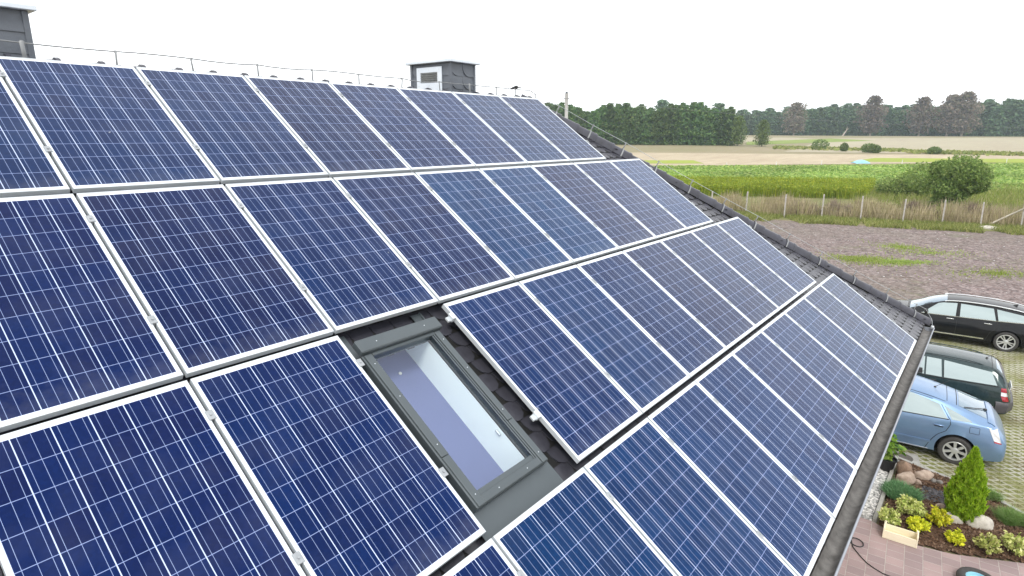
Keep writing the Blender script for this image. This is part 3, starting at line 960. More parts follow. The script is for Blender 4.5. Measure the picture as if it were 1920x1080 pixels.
class CarBody:
    """lofted body. stations: x, zs(sill), zb(belt), zt(top), hw(max half width), hb(belt half width), hr(half width at the top)"""
    def __init__(self, st, crown=.035, g=1.0, zc=.93, k=1.0):
        self.g, self.zc, self.k = g, zc, k
        self.st = np.array(st, float); self.crown = crown
        for r in self.st: r[2] = self.zm(r[2]); r[3] = self.zm(r[3])
        self.x0, self.x1 = self.st[0, 0], self.st[-1, 0]
        self._c = {}
    def par(self, x):
        return [float(pchip(self.st[:, 0], self.st[:, k], [x])[0]) for k in range(1, 7)]
    def zm(self, z):
        if z > self.zc: z = self.zc + (z - self.zc) * self.k
        return z * self.g
    def prof(self, x):
        k = round(float(x), 4)
        if k not in self._c: self._c[k] = self._prof(k)
        return self._c[k]
    def _prof(self, x):
        zs, zb, zt, hw, hb, hr = self.par(x)
        zb = min(zb, zt - .03)
        P = [(0, zs), (hw * .84, zs), (hw * .95, zs + .04), (hw * .985, zs + .14)]
        P += [(hw, zs + (zb - zs) * .42), (hw * .998, zs + (zb - zs) * .62), (hw * .3 + hb * .7, zb - min(.09, (zb - zs) * .2)), (hb + .008, zb - .02), (hb, zb)]
        gh = zt - zb
        e = min(.055, gh * .45)
        for t in (.25, .5, .75, 1.0):
            P.append((hb + (hr - hb) * (t ** 1.25), zb + (gh - e) * t))
        c = self.crown * min(1, gh / .2)
        P += [(hr - .035, zt - e * .38), (hr - .10, zt - e * .10), (hr * .55, zt + c * .62), (hr * .28, zt + c * .9), (0, zt + c)]
        return P
    def side(self, x, z):
        P = self.prof(x)
        for i in range(2, len(P) - 6):
            (y0, z0), (y1, z1) = P[i], P[i + 1]
            if z0 <= z <= z1 and z1 > z0:
                t = (z - z0) / (z1 - z0); return y0 + (y1 - y0) * t
        return P[12][0] if z > P[12][1] else P[2][0]
    def top(self, x, y):
        P = self.prof(x)[12:]
        y = abs(y)
        for i in range(len(P) - 1):
            (y0, z0), (y1, z1) = P[i], P[i + 1]
            if y1 <= y <= y0 and y0 > y1:
                t = (y0 - y) / (y0 - y1); return z0 + (z1 - z0) * t
        return P[0][1]
    def mesh(self, xs):
        rows = []
        for x in xs:
            h = self.prof(x)
            full = [(x, y, z) for y, z in h] + [(x, -y, z) for y, z in h[-2:0:-1]]
            rows.append(full)
        n = len(rows[0]); mb = MB()
        vs = [p for r in rows for p in r]; fs = []
        for i in range(len(rows) - 1):
            for k in range(n):
                fs.append((i * n + k, i * n + (k + 1) % n, (i + 1) * n + (k + 1) % n, (i + 1) * n + k)[::-1])
        fs.append(tuple(range(n))); fs.append(tuple(range((len(rows) - 1) * n, len(rows) * n))[::-1])
        mb.add(vs, fs)
        return mb
    def sidepatch(self, bot, topl, sg, off=.006, nu=12, nv=6, thick=.008):
        """ruled patch between two (x,z) polylines on the body side"""
        def pl(L, t):
            L = np.array(L, float)
            s = np.concatenate([[0], np.cumsum(np.linalg.norm(np.diff(L, axis=0), axis=1))])
            s /= s[-1]
            return np.interp(t, s, L[:, 0]), np.interp(t, s, L[:, 1])
        rows, rowi = [], []
        for j in range(nv + 1):
            r, ri = [], []
            for i in range(nu + 1):
                xb, zb = pl(bot, i / nu); xt, zt = pl(topl, i / nu)
                x = xb + (xt - xb) * j / nv; z = self.zm(zb + (zt - zb) * j / nv)
                y = self.side(x, z)
                r.append((x, sg * (y + off), z)); ri.append((x, sg * (y + off - thick), z))
            rows.append(r); rowi.append(ri)
        return self._solid(rows, rowi, sg)
    def toppatch(self, xs, ys0, ys1, off=.006, nv=10, thick=.008):
        rows, rowi = [], []
        for x, a, b in zip(xs, ys0, ys1):
            r, ri = [], []
            for j in range(nv + 1):
                y = a + (b - a) * j / nv
                z = self.top(x, y)
                r.append((x, y, z + off)); ri.append((x, y, z + off - thick))
            rows.append(r); rowi.append(ri)
        return self._solid(rows, rowi, 1)
    def _solid(self, rows, rowi, sg):
        mb = MB(); m, n = len(rows), len(rows[0])
        vs = [p for r in rows for p in r] + [p for r in rowi for p in r]
        o = m * n; fs = []
        for i in range(m - 1):
            for k in range(n - 1):
                q = (i * n + k, i * n + k + 1, (i + 1) * n + k + 1, (i + 1) * n + k)
                fs.append(q if sg < 0 else q[::-1])
                fs.append(tuple(a + o for a in (q[::-1] if sg < 0 else q)))
        B = [k for k in range(n)] + [i * n + n - 1 for i in range(1, m)] + [(m - 1) * n + k for k in range(n - 2, -1, -1)] + [i * n for i in range(m - 2, 0, -1)]
        for a, b in zip(B, B[1:] + B[:1]):
            fs.append((a, b, b + o, a + o))
        mb.add(vs, fs)
        return mb
    def seam(self, pts, sg, r=.0045, n=24, off=.001):
        L = np.array(pts, float)
        s = np.concatenate([[0], np.cumsum(np.linalg.norm(np.diff(L, axis=0), axis=1))]); s /= s[-1]
        P = []
        for t in np.linspace(0, 1, n):
            x, z = np.interp(t, s, L[:, 0]), self.zm(np.interp(t, s, L[:, 1]))
            P.append((x, sg * (self.side(x, z) + off), z))
        mb = MB(); mb.tube(P, r, 5); return mb
    def topseam(self, pts, r=.0045, off=.001):
        mb = MB(); mb.tube([(x, y, self.top(x, y) + off) for x, y in pts], r, 5); return mb

def wheel(parent, x, y, R, wdt, rim_r, spokes, sg, split=False):
    # hub (a part) with tyre and rim as its own pieces; local axis along Y
    hb = MB()
    hb.lathe([(rim_r * .95, -wdt * .5), (rim_r * .95, -wdt * .05), (rim_r * .8, wdt * .10), (.05, wdt * .12)], (0, 0, 0), 28, 'Y')
    h = hb.build('wheel', M['arch'], parent, smooth=True, angle=40)
    h.location = (x, y, R); h.rotation_euler = (0, 0, 0 if sg > 0 else PI)
    t = MB()
    pr = [(rim_r, -wdt * .46), (R * .93, -wdt * .5), (R * .985, -wdt * .42), (R, -wdt * .25)]
    for g in (-.2, -.04, .12): pr += [(R, wdt * (g - .01)), (R - .007, wdt * (g)), (R - .007, wdt * (g + .03)), (R, wdt * (g + .04))]
    pr += [(R, wdt * .27), (R * .985, wdt * .42), (R * .93, wdt * .5), (R * .84, wdt * .515), (rim_r * 1.06, wdt * .47), (rim_r, wdt * .44), (rim_r, wdt * .2)]
    t.lathe(pr, (0, 0, 0), 40, 'Y', capb=False, capt=False)
    t.build('tyre', M['rubber'], h, smooth=True, angle=50)
    r = MB()
    r.lathe([(rim_r * 1.005, wdt * .20), (rim_r * 1.02, wdt * .44), (rim_r * .99, wdt * .47), (rim_r * .90, wdt * .455), (rim_r * .88, wdt * .30), (rim_r * .90, wdt * .1)], (0, 0, 0), 40, 'Y', capb=False, capt=False)
    r.lathe([(.072, wdt * .2), (.072, wdt * .36), (.055, wdt * .40), (.03, wdt * .415), (.03, wdt * .43), (.0, wdt * .43)], (0, 0, 0), 20, 'Y', capb=False, capt=False)
    for k in range(spokes):
        a = 2 * PI * k / spokes + .3
        ca, sa = math.cos(a), math.sin(a)
        for dd in ((-1, 1) if split else (0,)):
            w0, w1 = (.022, .030) if not split else (.018, .017)
            p0, p1 = .055, rim_r * .93
            o0 = dd * .014; o1 = dd * .046
            def pt(rad, lat, yy):
                return (rad * ca - lat * sa, yy, -(rad * sa + lat * ca))
            q = [pt(p0, o0 - w0, wdt * .37), pt(p0, o0 + w0, wdt * .37), pt(p1, o1 + w1, wdt * .43), pt(p1, o1 - w1, wdt * .43),
                 pt(p0, o0 - w0, wdt * .26), pt(p0, o0 + w0, wdt * .26), pt(p1, o1 + w1, wdt * .30), pt(p1, o1 - w1, wdt * .30)]
            r.add(q, [(0, 1, 2, 3), (7, 6, 5, 4), (0, 4, 5, 1), (1, 5, 6, 2), (2, 6, 7, 3), (3, 7, 4, 0)])
    r.build('rim', M['alloy'], h, smooth=True, angle=30)
    bm = bmesh.new()
    for ob in (h,):
        pass
    bm.free()
    return h

def fixn(o):
    bm = bmesh.new(); bm.from_mesh(o.data)
    bmesh.ops.recalc_face_normals(bm, faces=bm.faces)
    bm.to_mesh(o.data); bm.free()

def cut_arches(o, axles, R, hwid):
    c = MB()
    for x, z in axles:
        for sg in (-1, 1):
            c.lathe([(R, -.15), (R, .15)], (x, sg * (hwid - .12), z), 36, 'Y')
    co_ = c.build('cutter', M['arch'])
    fixn(co_); fixn(o)
    o.data.materials.append(M['arch'])
    for p in co_.data.polygons: p.material_index = 0
    md = o.modifiers.new('b', 'BOOLEAN'); md.operation = 'DIFFERENCE'; md.object = co_; md.solver = 'EXACT'
    dg = bpy.context.evaluated_depsgraph_get(); dg.update()
    me = bpy.data.meshes.new_from_object(o.evaluated_get(dg))
    o.modifiers.clear()
    old = o.data; o.data = me
    bpy.data.objects.remove(co_); bpy.data.meshes.remove(old)
    for p in me.polygons: p.use_smooth = True
    me.set_sharp_from_angle(angle=math.radians(38))

def place(root, x, y, ang, s):
    root.location = (x, y, 0); root.rotation_euler = (0, 0, ang); root.scale = (s, s, s)

def add(mb, name, mat, root, smooth=True, angle=40):
    o = mb.build(name, mat, root, smooth=smooth, angle=angle)
    fixn(o)
    return o

def build_prius():
    root = tag(empty('hatchback_car'), 'metallic light blue hatchback car parked nearest the house corner, with silver spoked wheels', 'car')
    st = [  # x, zs, zb, zt, hw, hb, hr
        (-2.32, .34, .58, .64, .62, .60, .52), (-2.30, .27, .64, .72, .75, .70, .60), (-2.23, .24, .74, .83, .81, .74, .64),
        (-2.12, .22, .88, .96, .83, .76, .66), (-2.02, .21, .97, 1.05, .84, .765, .66), (-1.92, .205, .99, 1.085, .845, .77, .655),
        (-1.62, .19, .985, 1.18, .853, .785, .63), (-1.30, .18, .975, 1.275, .858, .80, .60), (-.90, .175, .955, 1.375, .8625, .81, .58),
        (-.40, .17, .935, 1.455, .8625, .81, .57), (.10, .17, .92, 1.48, .8625, .81, .575), (.45, .17, .91, 1.455, .8625, .805, .58),
        (.85, .17, .90, 1.31, .8625, .80, .60), (1.25, .175, .885, 1.09, .86, .79, .64), (1.55, .18, .87, .96, .855, .77, .66),
        (1.85, .19, .80, .86, .83, .72, .60), (2.10, .21, .68, .72, .77, .62, .50), (2.22, .26, .55, .58, .66, .50, .38)]
    B = CarBody(st)
    xs = np.unique(np.concatenate([np.linspace(-2.32, 2.22, 70), [s[0] for s in st]]))
    body = B.mesh(xs).build('body', M['paint_blue'], root)
    cut_arches(body, [(-1.46, .33), (1.37, .33)], .375, .86)
    for sg in (1, -1):
        add(B.sidepatch([(-1.24, 1.0), (-.15, .96)], [(-1.05, 1.245), (-.55, 1.365), (-.15, 1.41)], sg), 'window', M['car_glass'], root)
        add(B.sidepatch([(-1.06, .975), (-1.58, 1.045)], [(-.88, 1.29), (-1.62, 1.085)], -sg), 'window', M['car_glass'], root) if False else None
        add(B.sidepatch([(-1.67, 1.015), (-1.31, 1.0)], [(-1.63, 1.045), (-1.15, 1.225)], sg), 'quarter_window', M['car_glass'], root)
        add(B.sidepatch([(-.05, .955), (.98, .92)], [(-.05, 1.415), (.42, 1.39)], sg), 'window', M['car_glass'], root)
        add(B.seam([(-1.09, 1.24), (-1.28, .99), (-1.30, .89), (-1.24, .74), (-1.10, .63), (-1.02, .50), (-.96, .36), (-.92, .22)], sg, .006), 'door_seam', M['seam'], root)
        add(B.seam([(-.10, 1.41), (-.10, .955), (-.10, .24)], sg, .006), 'door_seam', M['seam'], root)
        add(B.seam([(-1.26, .992), (-.15, .952), (.99, .912)], sg, .010, off=.004), 'belt_trim', M['trim_black'], root)
        add(B.seam([(-.92, 1.32), (-.45, 1.40), (.1, 1.425), (.5, 1.39), (.98, 1.19)], sg, .010, off=.003), 'window_trim', M['chrome'] if False else M['paint_blue'], root)
        add(B.sidepatch([(-.98, .40), (.95, .38)], [(-1.0, .445), (.95, .43)], sg, off=.012, thick=.014), 'side_moulding', M['paint_blue'], root)
        add(B.seam([(-.98, .235), (.95, .215)], sg, .011, off=.004), 'sill_trim', M['zinc'], root)
        h = MB(); y = B.side(-1.10, .835)
        h.box((-1.10, sg * (y + .018), .835), (.19, .022, .028), bev=.009)
        h.lathe([(.03, 0), (.028, .004)], (-1.10, sg * (y + .004), .83), 14, 'Y')
        add(h, 'door_handle', M['paint_blue'], root)
        hy = MB(); y2 = B.side(.28, .78); hy.box((.28, sg * (y2 + .018), .78), (.19, .022, .028), bev=.009)
        add(hy, 'door_handle', M['paint_blue'], root)
        hs_ = MB(); hs_.box((-1.10, sg * (y + .006), .81), (.16, .012, .03), bev=.005)
        add(hs_, 'handle_recess', M['seam'], root)
        # tail lamps
        add(B.sidepatch([(-2.20, .70), (-2.07, .735)], [(-2.11, .955), (-1.96, .965)], sg, off=.010, thick=.02), 'tail_lamp', M['lamp_clear'], root)
        add(B.sidepatch([(-2.215, .675), (-2.085, .70)], [(-2.203, .70), (-2.072, .73)], sg, off=.011, thick=.02), 'tail_lamp_strip', M['lamp_red'], root)
        m_ = MB(); ym = B.side(.86, .93)
        m_.box((.86, sg * (ym + .10), .955), (.10, .17, .11), bev=.03)
        add(m_, 'mirror', M['paint_blue'], root)
    # filler flap on the left
    flap = [(-1.81, .80), (-1.64, .80)]; ft = [(-1.81, .93), (-1.64, .93)]
    add(B.seam([flap[0], flap[1], ft[1], ft[0], flap[0]], 1, .004, 40), 'filler_flap', M['seam'], root)
    # rear glass, spoiler lip, wiper, roof seams
    xs_ = np.linspace(-1.91, -1.40, 10)
    hw_ = [min(.60, .62 - .0 * k) - .055 - .06 * (x + 1.91) for k, x in enumerate(xs_)]
    add(B.toppatch(xs_, [-h for h in hw_], hw_), 'rear_window', M['screen_glass'], root)
    sp = B.toppatch(np.linspace(-2.06, -1.93, 4), [-.66, -.66, -.655, -.65], [.66, .66, .655, .65], off=.022, thick=.026)
    add(sp, 'spoiler', M['paint_blue'], root)
    xs_ = np.linspace(.52, 1.30, 10)
    add(B.toppatch(xs_, [-.53 - .07 * (x - .52) for x in xs_], [.53 + .07 * (x - .52) for x in xs_]), 'windscreen', M['screen_glass'], root)
    add(B.topseam([(-1.18, y) for y in np.linspace(-.50, .50, 14)], .006), 'roof_seam', M['seam'], root)
    add(B.topseam([(-1.36, y) for y in np.linspace(-.51, .51, 14)], .008), 'roof_seam', M['seam'], root)
    for sg in (1, -1):
        add(B.topseam([(x, sg * .545) for x in np.linspace(-1.15, .5, 20)], .006), 'roof_seam', M['seam'], root)
    wp_ = MB(); wp_.box((-1.90, .10, B.top(-1.90, .10) + .02), (.07, .06, .04), bev=.012)
    wp_.tube([(-1.90, .10, B.top(-1.90, .10) + .03), (-1.70, .34, B.top(-1.7, .34) + .024), (-1.50, .50, B.top(-1.5, .50) + .02)], .010, 5)
    add(wp_, 'rear_wiper', M['trim_black'], root)
    an = MB(); an.lathe([(.03, 0), (.022, .02), (.006, .03)], (-.95, .02, B.top(-.95, .02) - .003), 10)
    an.tube([(-.95, .02, B.top(-.95, .02) + .015), (-1.18, .02, B.top(-.95, .02) + .20)], .005, 6)
    add(an, 'aerial', M['trim_black'], root)
    pt = MB(); pt.box((-2.325, 0, .55), (.02, .52, .12), bev=.005)
    add(pt, 'number_plate', M['white_paint'], root)
    bmp_ = MB(); bmp_.tube([(-2.22, y, .285) if abs(y) < .6 else (-2.12, y, .285) for y in (-.78, -.6, -.3, 0, .3, .6, .78)], .045, 8)
    add(bmp_, 'bumper_insert', M['trim_black'], root)
    for x in (-1.46, 1.37):
        for sg in (1, -1):
            wheel(root, x, sg * .745, .315, .20, .215, 7, sg)
    return root

def build_wagon(name, label, pm, st, k, g, crown=.04):
    root = tag(empty(name), label, 'car')
    B = CarBody(st, crown, g, .95, k)
    xs = np.unique(np.concatenate([np.linspace(st[0][0], st[-1][0], 70), [s[0] for s in st]]))
    body = B.mesh(xs).build('body', pm, root)
    return root, B, body

def build_green():
    st = [(-2.42, .36, .58, .64, .62, .60, .50),
          (-2.40, .28, .62, .70, .76, .72, .58),
          (-2.34, .24, .72, .84, .83, .77, .66),
          (-2.27, .22, .92, 1.06, .85, .79, .665),
          (-2.18, .21, .94, 1.22, .86, .80, .645),
          (-2.06, .20, .945, 1.345, .865, .805, .63),
          (-1.90, .195, .945, 1.41, .87, .81, .615),
          (-1.50, .19, .94, 1.45, .875, .815, .60),
          (-.9, .18, .935, 1.475, .88, .82, .595),
          (-.2, .18, .93, 1.485, .88, .82, .59),
          (.35, .18, .925, 1.46, .88, .82, .59),
          (.75, .18, .92, 1.32, .88, .815, .60),
          (1.20, .18, .915, 1.06, .88, .80, .66),
          (1.45, .19, .90, .98, .87, .79, .68),
          (2.0, .20, .82, .88, .83, .74, .62),
          (2.28, .23, .66, .70, .76, .64, .50),
          (2.38, .28, .54, .57, .64, .50, .38)]
    root, B, body = build_wagon('estate_car', 'dark green estate car parked between the blue hatchback and the black car', M['paint_green'], st, .92, 1.0)
    cut_arches(body, [(-1.42, .33), (1.36, .33)], .37, .88)
    for sg in (1, -1):
        add(B.sidepatch([(-2.08, .99), (-.98, .955)], [(-1.93, 1.30), (-.92, 1.395)], sg), 'side_window', M['car_glass'], root)
        add(B.sidepatch([(-.93, .955), (-.58, .95)], [(-.86, 1.40), (-.54, 1.405)], sg), 'quarter_window', M['car_glass'], root)
        add(B.sidepatch([(-.54, .95), (.10, .945)], [(-.50, 1.405), (.10, 1.41)], sg), 'window', M['car_glass'], root)
        add(B.sidepatch([(-.50, .955), (.08, .95)], [(-.49, 1.10), (.08, 1.095)], sg, off=.010, thick=.008), 'window_opening', M['seam'], root)
        add(B.sidepatch([(.20, .945), (1.02, .935)], [(.20, 1.405), (.52, 1.345)], sg), 'window', M['car_glass'], root)
        add(B.seam([(-2.12, .965), (-1.0, .93), (1.05, .905)], sg, .012, off=.004), 'belt_trim', M['trim_black'], root)
        add(B.seam([(-.92, 1.41), (-.96, .95), (-1.0, .70), (-.86, .5), (-.80, .22)], sg, .006), 'door_seam', M['seam'], root)
        add(B.seam([(.15, 1.41), (.15, .22)], sg, .006), 'door_seam', M['seam'], root)
        add(B.seam([(-2.22, 1.05), (-2.16, 1.2), (-1.98, 1.36)], sg, .007, off=.002), 'tailgate_seam', M['seam'], root)
        add(B.sidepatch([(-2.365, .62), (-2.24, .63)], [(-2.32, .745), (-2.185, .75)], sg, off=.012, thick=.02), 'tail_lamp', M['lamp_red'], root)
        add(B.sidepatch([(-2.32, .75), (-2.185, .755)], [(-2.295, .84), (-2.175, .845)], sg, off=.012, thick=.02), 'indicator_lamp', M['lamp_clear'], root)
        add(B.sidepatch([(-2.295, .845), (-2.175, .85)], [(-2.265, .945), (-2.165, .945)], sg, off=.012, thick=.02), 'tail_lamp', M['lamp_red'], root)
        rl = MB(); rl.tube([(x, sg * .53, B.top(x, .53) + .035 * math.sin(PI * min(1, max(0, (x + 1.75) / 2.1)) ** .5 if x < 0 else 1)) for x in np.linspace(-1.75, .35, 16)], .014, 8)
        add(rl, 'roof_rail', M['paint_green'], root)
        h = MB(); y = B.side(-.75, B.zm(.84)); h.box((-.75, sg * (y + .016), B.zm(.84)), (.18, .024, .03), bev=.009); add(h, 'door_handle', M['trim_black'], root)
        m_ = MB(); ym = B.side(.92, .97); m_.box((.92, sg * (ym + .10), 1.0), (.10, .17, .12), bev=.03); add(m_, 'mirror', M['paint_green'], root)
        add(B.sidepatch([(-.9, .46), (1.0, .45)], [(-.9, .53), (1.0, .52)], sg, off=.012, thick=.014), 'side_moulding', M['trim_black'], root)
    xs_ = np.linspace(-2.255, -2.02, 8)
    add(B.toppatch(xs_, [-.54 + .06 * k / 7 for k in range(8)], [.54 - .06 * k / 7 for k in range(8)]), 'rear_window', M['screen_glass'], root)
    xs_ = np.linspace(.45, 1.22, 10)
    add(B.toppatch(xs_, [-.54 - .10 * (x - .45) for x in xs_], [.54 + .10 * (x - .45) for x in xs_]), 'windscreen', M['screen_glass'], root)
    add(B.topseam([(-1.93, y) for y in np.linspace(-.58, .58, 16)], .007), 'tailgate_seam', M['seam'], root)
    bp = MB()
    pr = [(-2.30, y_, z_) for y_, z_ in ()]
    rows = []
    for z, o in ((.30, 0), (.36, .05), (.50, .065), (.58, .04), (.60, .0)):
        rows.append([(-2.10 - o * .2, -.885 - o * .3, z), (-2.30 - o, -.83 - o * .2, z), (-2.42 - o, -.62, z), (-2.44 - o, 0, z), (-2.42 - o, .62, z), (-2.30 - o, .83 + o * .2, z), (-2.10 - o * .2, .885 + o * .3, z)])
    bp.grid(rows)
    add(bp, 'bumper', M['bumper_grey'], root)
    an = MB(); an.lathe([(.035, 0), (.02, .03), (.006, .04)], (-1.82, 0, B.top(-1.82, 0) - .003), 10); an.tube([(-1.82, 0, B.top(-1.82, 0) + .02), (-2.02, 0, B.top(-1.82, 0) + .20)], .005, 6)
    add(an, 'aerial', M['trim_black'], root)
    pt = MB(); pt.box((-2.40, 0, .80), (.02, .52, .12), Matrix.Rotation(-.3, 3, 'Y'), bev=.005); add(pt, 'number_plate', M['white_paint'], root)
    for x in (-1.42, 1.36):
        for sg in (1, -1): wheel(root, x, sg * .755, .315, .205, .205, 7, sg)
    return root

def build_black():
    st = [(-2.40, .36, .60, .66, .64, .62, .52),
          (-2.38, .28, .66, .74, .78, .74, .60),
          (-2.32, .24, .82, .92, .85, .79, .68),
          (-2.22, .22, 1.01, 1.12, .885, .81, .68),
          (-2.10, .21, 1.03, 1.25, .90, .82, .66),
          (-1.90, .20, 1.025, 1.37, .915, .83, .64),
          (-1.5, .19, 1.01, 1.455, .925, .84, .62),
          (-.9, .19, .995, 1.51, .93, .845, .615),
          (-.2, .19, .975, 1.53, .93, .845, .61),
          (.30, .19, .96, 1.505, .93, .845, .61),
          (.75, .19, .945, 1.38, .93, .84, .62),
          (1.20, .19, .935, 1.15, .93, .83, .67),
          (1.50, .19, .925, 1.02, .925, .82, .70),
          (2.0, .20, .87, .93, .89, .78, .66),
          (2.30, .23, .72, .76, .82, .68, .54),
          (2.42, .29, .58, .61, .70, .54, .42)]
    root, B, body = build_wagon('crossover_car', 'glossy black crossover car with chrome roof rails parked at the edge of the gravel yard', M['paint_black'], st, .90, 1.0)
    cut_arches(body, [(-1.42, .35), (1.40, .35)], .395, .93)
    for sg in (1, -1):
        add(B.sidepatch([(-2.02, 1.085), (-1.12, 1.035)], [(-1.80, 1.30), (-1.04, 1.415)], sg), 'quarter_window', M['car_glass'], root)
        add(B.sidepatch([(-1.05, 1.03), (-.06, .998)], [(-.95, 1.425), (-.04, 1.455)], sg), 'window', M['car_glass'], root)
        add(B.sidepatch([(.06, .995), (1.02, .965)], [(.06, 1.455), (.46, 1.415), (.60, 1.37)], sg), 'window', M['car_glass'], root)
        add(B.seam([(-2.08, 1.07), (-1.1, 1.018), (0, .98), (1.05, .95)], sg, .013, off=.004), 'belt_trim', M['chrome'], root)
        add(B.seam([(-1.0, 1.43), (-1.10, 1.02), (-1.12, .80), (-.94, .60), (-.84, .26)], sg, .006), 'door_seam', M['seam'], root)
        add(B.seam([(.0, 1.46), (.0, .24)], sg, .006), 'door_seam', M['seam'], root)
        add(B.sidepatch([(-.82, .335), (1.0, .325)], [(-.80, .375), (1.0, .365)], sg, off=.014, thick=.016), 'side_moulding', M['chrome'], root)
        rl = MB(); rl.tube([(x, sg * .575, B.top(x, .575) + .03 * math.sin(PI * k / 21) ** .4 + .004) for k, x in enumerate(np.linspace(-1.95, .42, 22))], .019, 8)
        add(rl, 'roof_rail', M['chrome'], root)
        for x in (-.86, .20):
            h = MB(); y = B.side(x, .88); h.box((x, sg * (y + .018), B.zm(.885)), (.22, .024, .03), bev=.009); add(h, 'door_handle', M['chrome'], root)
        m_ = MB(); ym = B.side(.92, 1.0); m_.box((.92, sg * (ym + .11), 1.05), (.12, .20, .15), bev=.04); add(m_, 'mirror', M['trim_black'], root)
        add(B.sidepatch([(-2.30, .86), (-1.95, .90)], [(-2.24, .98), (-1.93, .985)], sg, off=.010, thick=.02), 'tail_lamp', M['lamp_red'], root)
    xs_ = np.linspace(.36, 1.42, 12)
    add(B.toppatch(xs_, [-.555 - .10 * (x - .36) for x in xs_], [.555 + .10 * (x - .36) for x in xs_]), 'windscreen', M['screen_glass'], root)
    wp_ = MB(); wp_.tube([(1.46, -.62, B.top(1.46, .6) + .03), (1.46, .62, B.top(1.46, .6) + .03)], .03, 6); add(wp_, 'wiper_cowl', M['trim_black'], root)
    xs_ = np.linspace(-2.2, -1.93, 7)
    add(B.toppatch(xs_, [-.56] * 7, [.56] * 7), 'rear_window', M['screen_glass'], root)
    an = MB(); x = -1.62
    an.add([(x, -.015, B.top(x, 0) - .004), (x, .015, B.top(x, 0) - .004), (x + .16, 0, B.top(x, 0) + .01), (x - .02, 0, B.top(x, 0) + .075)], [(0, 1, 2), (0, 3, 1), (1, 3, 2), (2, 3, 0)])
    add(an, 'aerial_fin', M['trim_black'], root)
    for x in (-1.42, 1.40):
        for sg in (1, -1): wheel(root, x, sg * .80, .345, .225, .252, 5, sg, True)
    return root

def park(root, ang, s, local, world):
    c, sn = math.cos(ang), math.sin(ang)
    place(root, world[0] - s * (local[0] * c - local[1] * sn), world[1] - s * (local[0] * sn + local[1] * c), ang, s)
# each car is set down by the middle of its left rear wheel
park(build_prius(), PI / 2 + .08, 1.02, (-1.46, .86), at(1790, 847, .32))
park(build_green(), PI / 2 + .05, 1.0, (-2.30, .84), at(1889, 738, .85))
park(build_black(), PI / 2 + .067, 1.0, (-1.42, .92), at(1886, 642, .345))
# ------------------------------------------------------------------ ground near the house
def ground_mat(name, fn, rough=.95, kind='Object'):
    m, n, b = newmat(name)
    b.inputs['Roughness'].default_value = rough
    b.inputs['Specular IOR Level'].default_value = .2
    fn(n, b, coords(n, kind))
    return m

def vor(n, co, scale, feature='F1', out='Color', rnd=1.0):
    v = N(n, 'ShaderNodeTexVoronoi', feature=feature, Scale=scale, Randomness=rnd)
    n.links.new(co, v.inputs['Vector'])
    return v.outputs[out]

def sepx(n, c, i=0):
    s = n.nodes.new('ShaderNodeSeparateColor'); n.links.new(c, s.inputs[0]); return s.outputs[i]

def poly_patch(name, pts, z, mat, th=None, kind='structure'):
    mb = MB()
    k = len(pts)
    if th is None:
        mb.add([(p[0], p[1], z) for p in pts], [tuple(range(k))])
    else:
        mb.add([(p[0], p[1], z) for p in pts] + [(p[0], p[1], z - th) for p in pts],
               [tuple(range(k))] + [(i, i + k, (i + 1) % k + k, (i + 1) % k) for i in range(k)])
    o = mb.build(name, mat)
    fixn(o)
    if th is None and o.data.polygons[0].normal.z < 0:
        o.data.flip_normals()
    if kind: o['kind'] = kind
    return o

# base terrain: one polar sheet to the horizon
def m_terrain(n, b, co):
    f = ramp(n, noise(n, co, .02, 6), .35, .65)
    f2 = ramp(n, noise(n, co, 1.3, 8, .7), .3, .7)
    c = mixc(n, f, (.30, .255, .165), (.235, .22, .115))
    c = mixc(n, math_(n, 'MULTIPLY', f2, .5), c, (.20, .165, .10))
    n.links.new(c, b.inputs['Base Color'])
M['stubble'] = ground_mat('stubble', m_terrain)
rad = [0, 4, 8, 12, 18, 26, 36, 50, 70, 95, 120, 150, 170, 190, 210, 230, 250, 270, 290, 310, 330, 350, 370, 390, 410, 430, 450, 470, 490, 510, 530, 550, 570, 590, 700, 1000, 1600, 2600, 4500]
mb = MB(); rows = []
NA = 180
for r in rad:
    rows.append([(CAM[0] + r * math.cos(2 * PI * k / NA), CAM[1] + r * math.sin(2 * PI * k / NA), 0) for k in range(NA + 1)])
rows = [[(x, y, terrain(x, y)) for x, y, _ in r] for r in rows]
mb.grid(rows)
o = mb.build('ground', M['stubble'], smooth=True); o['kind'] = 'structure'
fixn(o)

# crushed reddish stone of the yard
def m_yard(n, b, co):
    v = vor(n, co, 8.5); v2 = vor(n, co, 3.5); v3 = vor(n, co, 20.0)
    k = math_(n, 'ADD', math_(n, 'MULTIPLY', sepx(n, v), .55), math_(n, 'ADD', math_(n, 'MULTIPLY', sepx(n, v2), .25), math_(n, 'MULTIPLY', sepx(n, v3), .2)))
    c = mixc(n, ramp(n, k, .15, .85), (.062, .046, .045), (.36, .30, .29))
    c = mixc(n, ramp(n, sepx(n, v, 1), .55, 1.0), c, (.195, .135, .125))
    big = ramp(n, noise(n, co, .11, 6, .6), .42, .62)
    c = mixc(n, math_(n, 'MULTIPLY', big, .35), c, (.17, .155, .115))
    g = math_(n, 'MULTIPLY', ramp(n, noise(n, co, .20, 7, .72), .56, .68), ramp(n, noise(n, co, 2.8, 6, .7), .40, .60))
    c = mixc(n, math_(n, 'MULTIPLY', g, .75), c, (.115, .145, .045))
    n.links.new(c, b.inputs['Base Color'])
    bump(n, b, vor(n, co, 8.5, 'F1', 'Distance'), .9, .06)
M['yard'] = ground_mat('yard', m_yard)
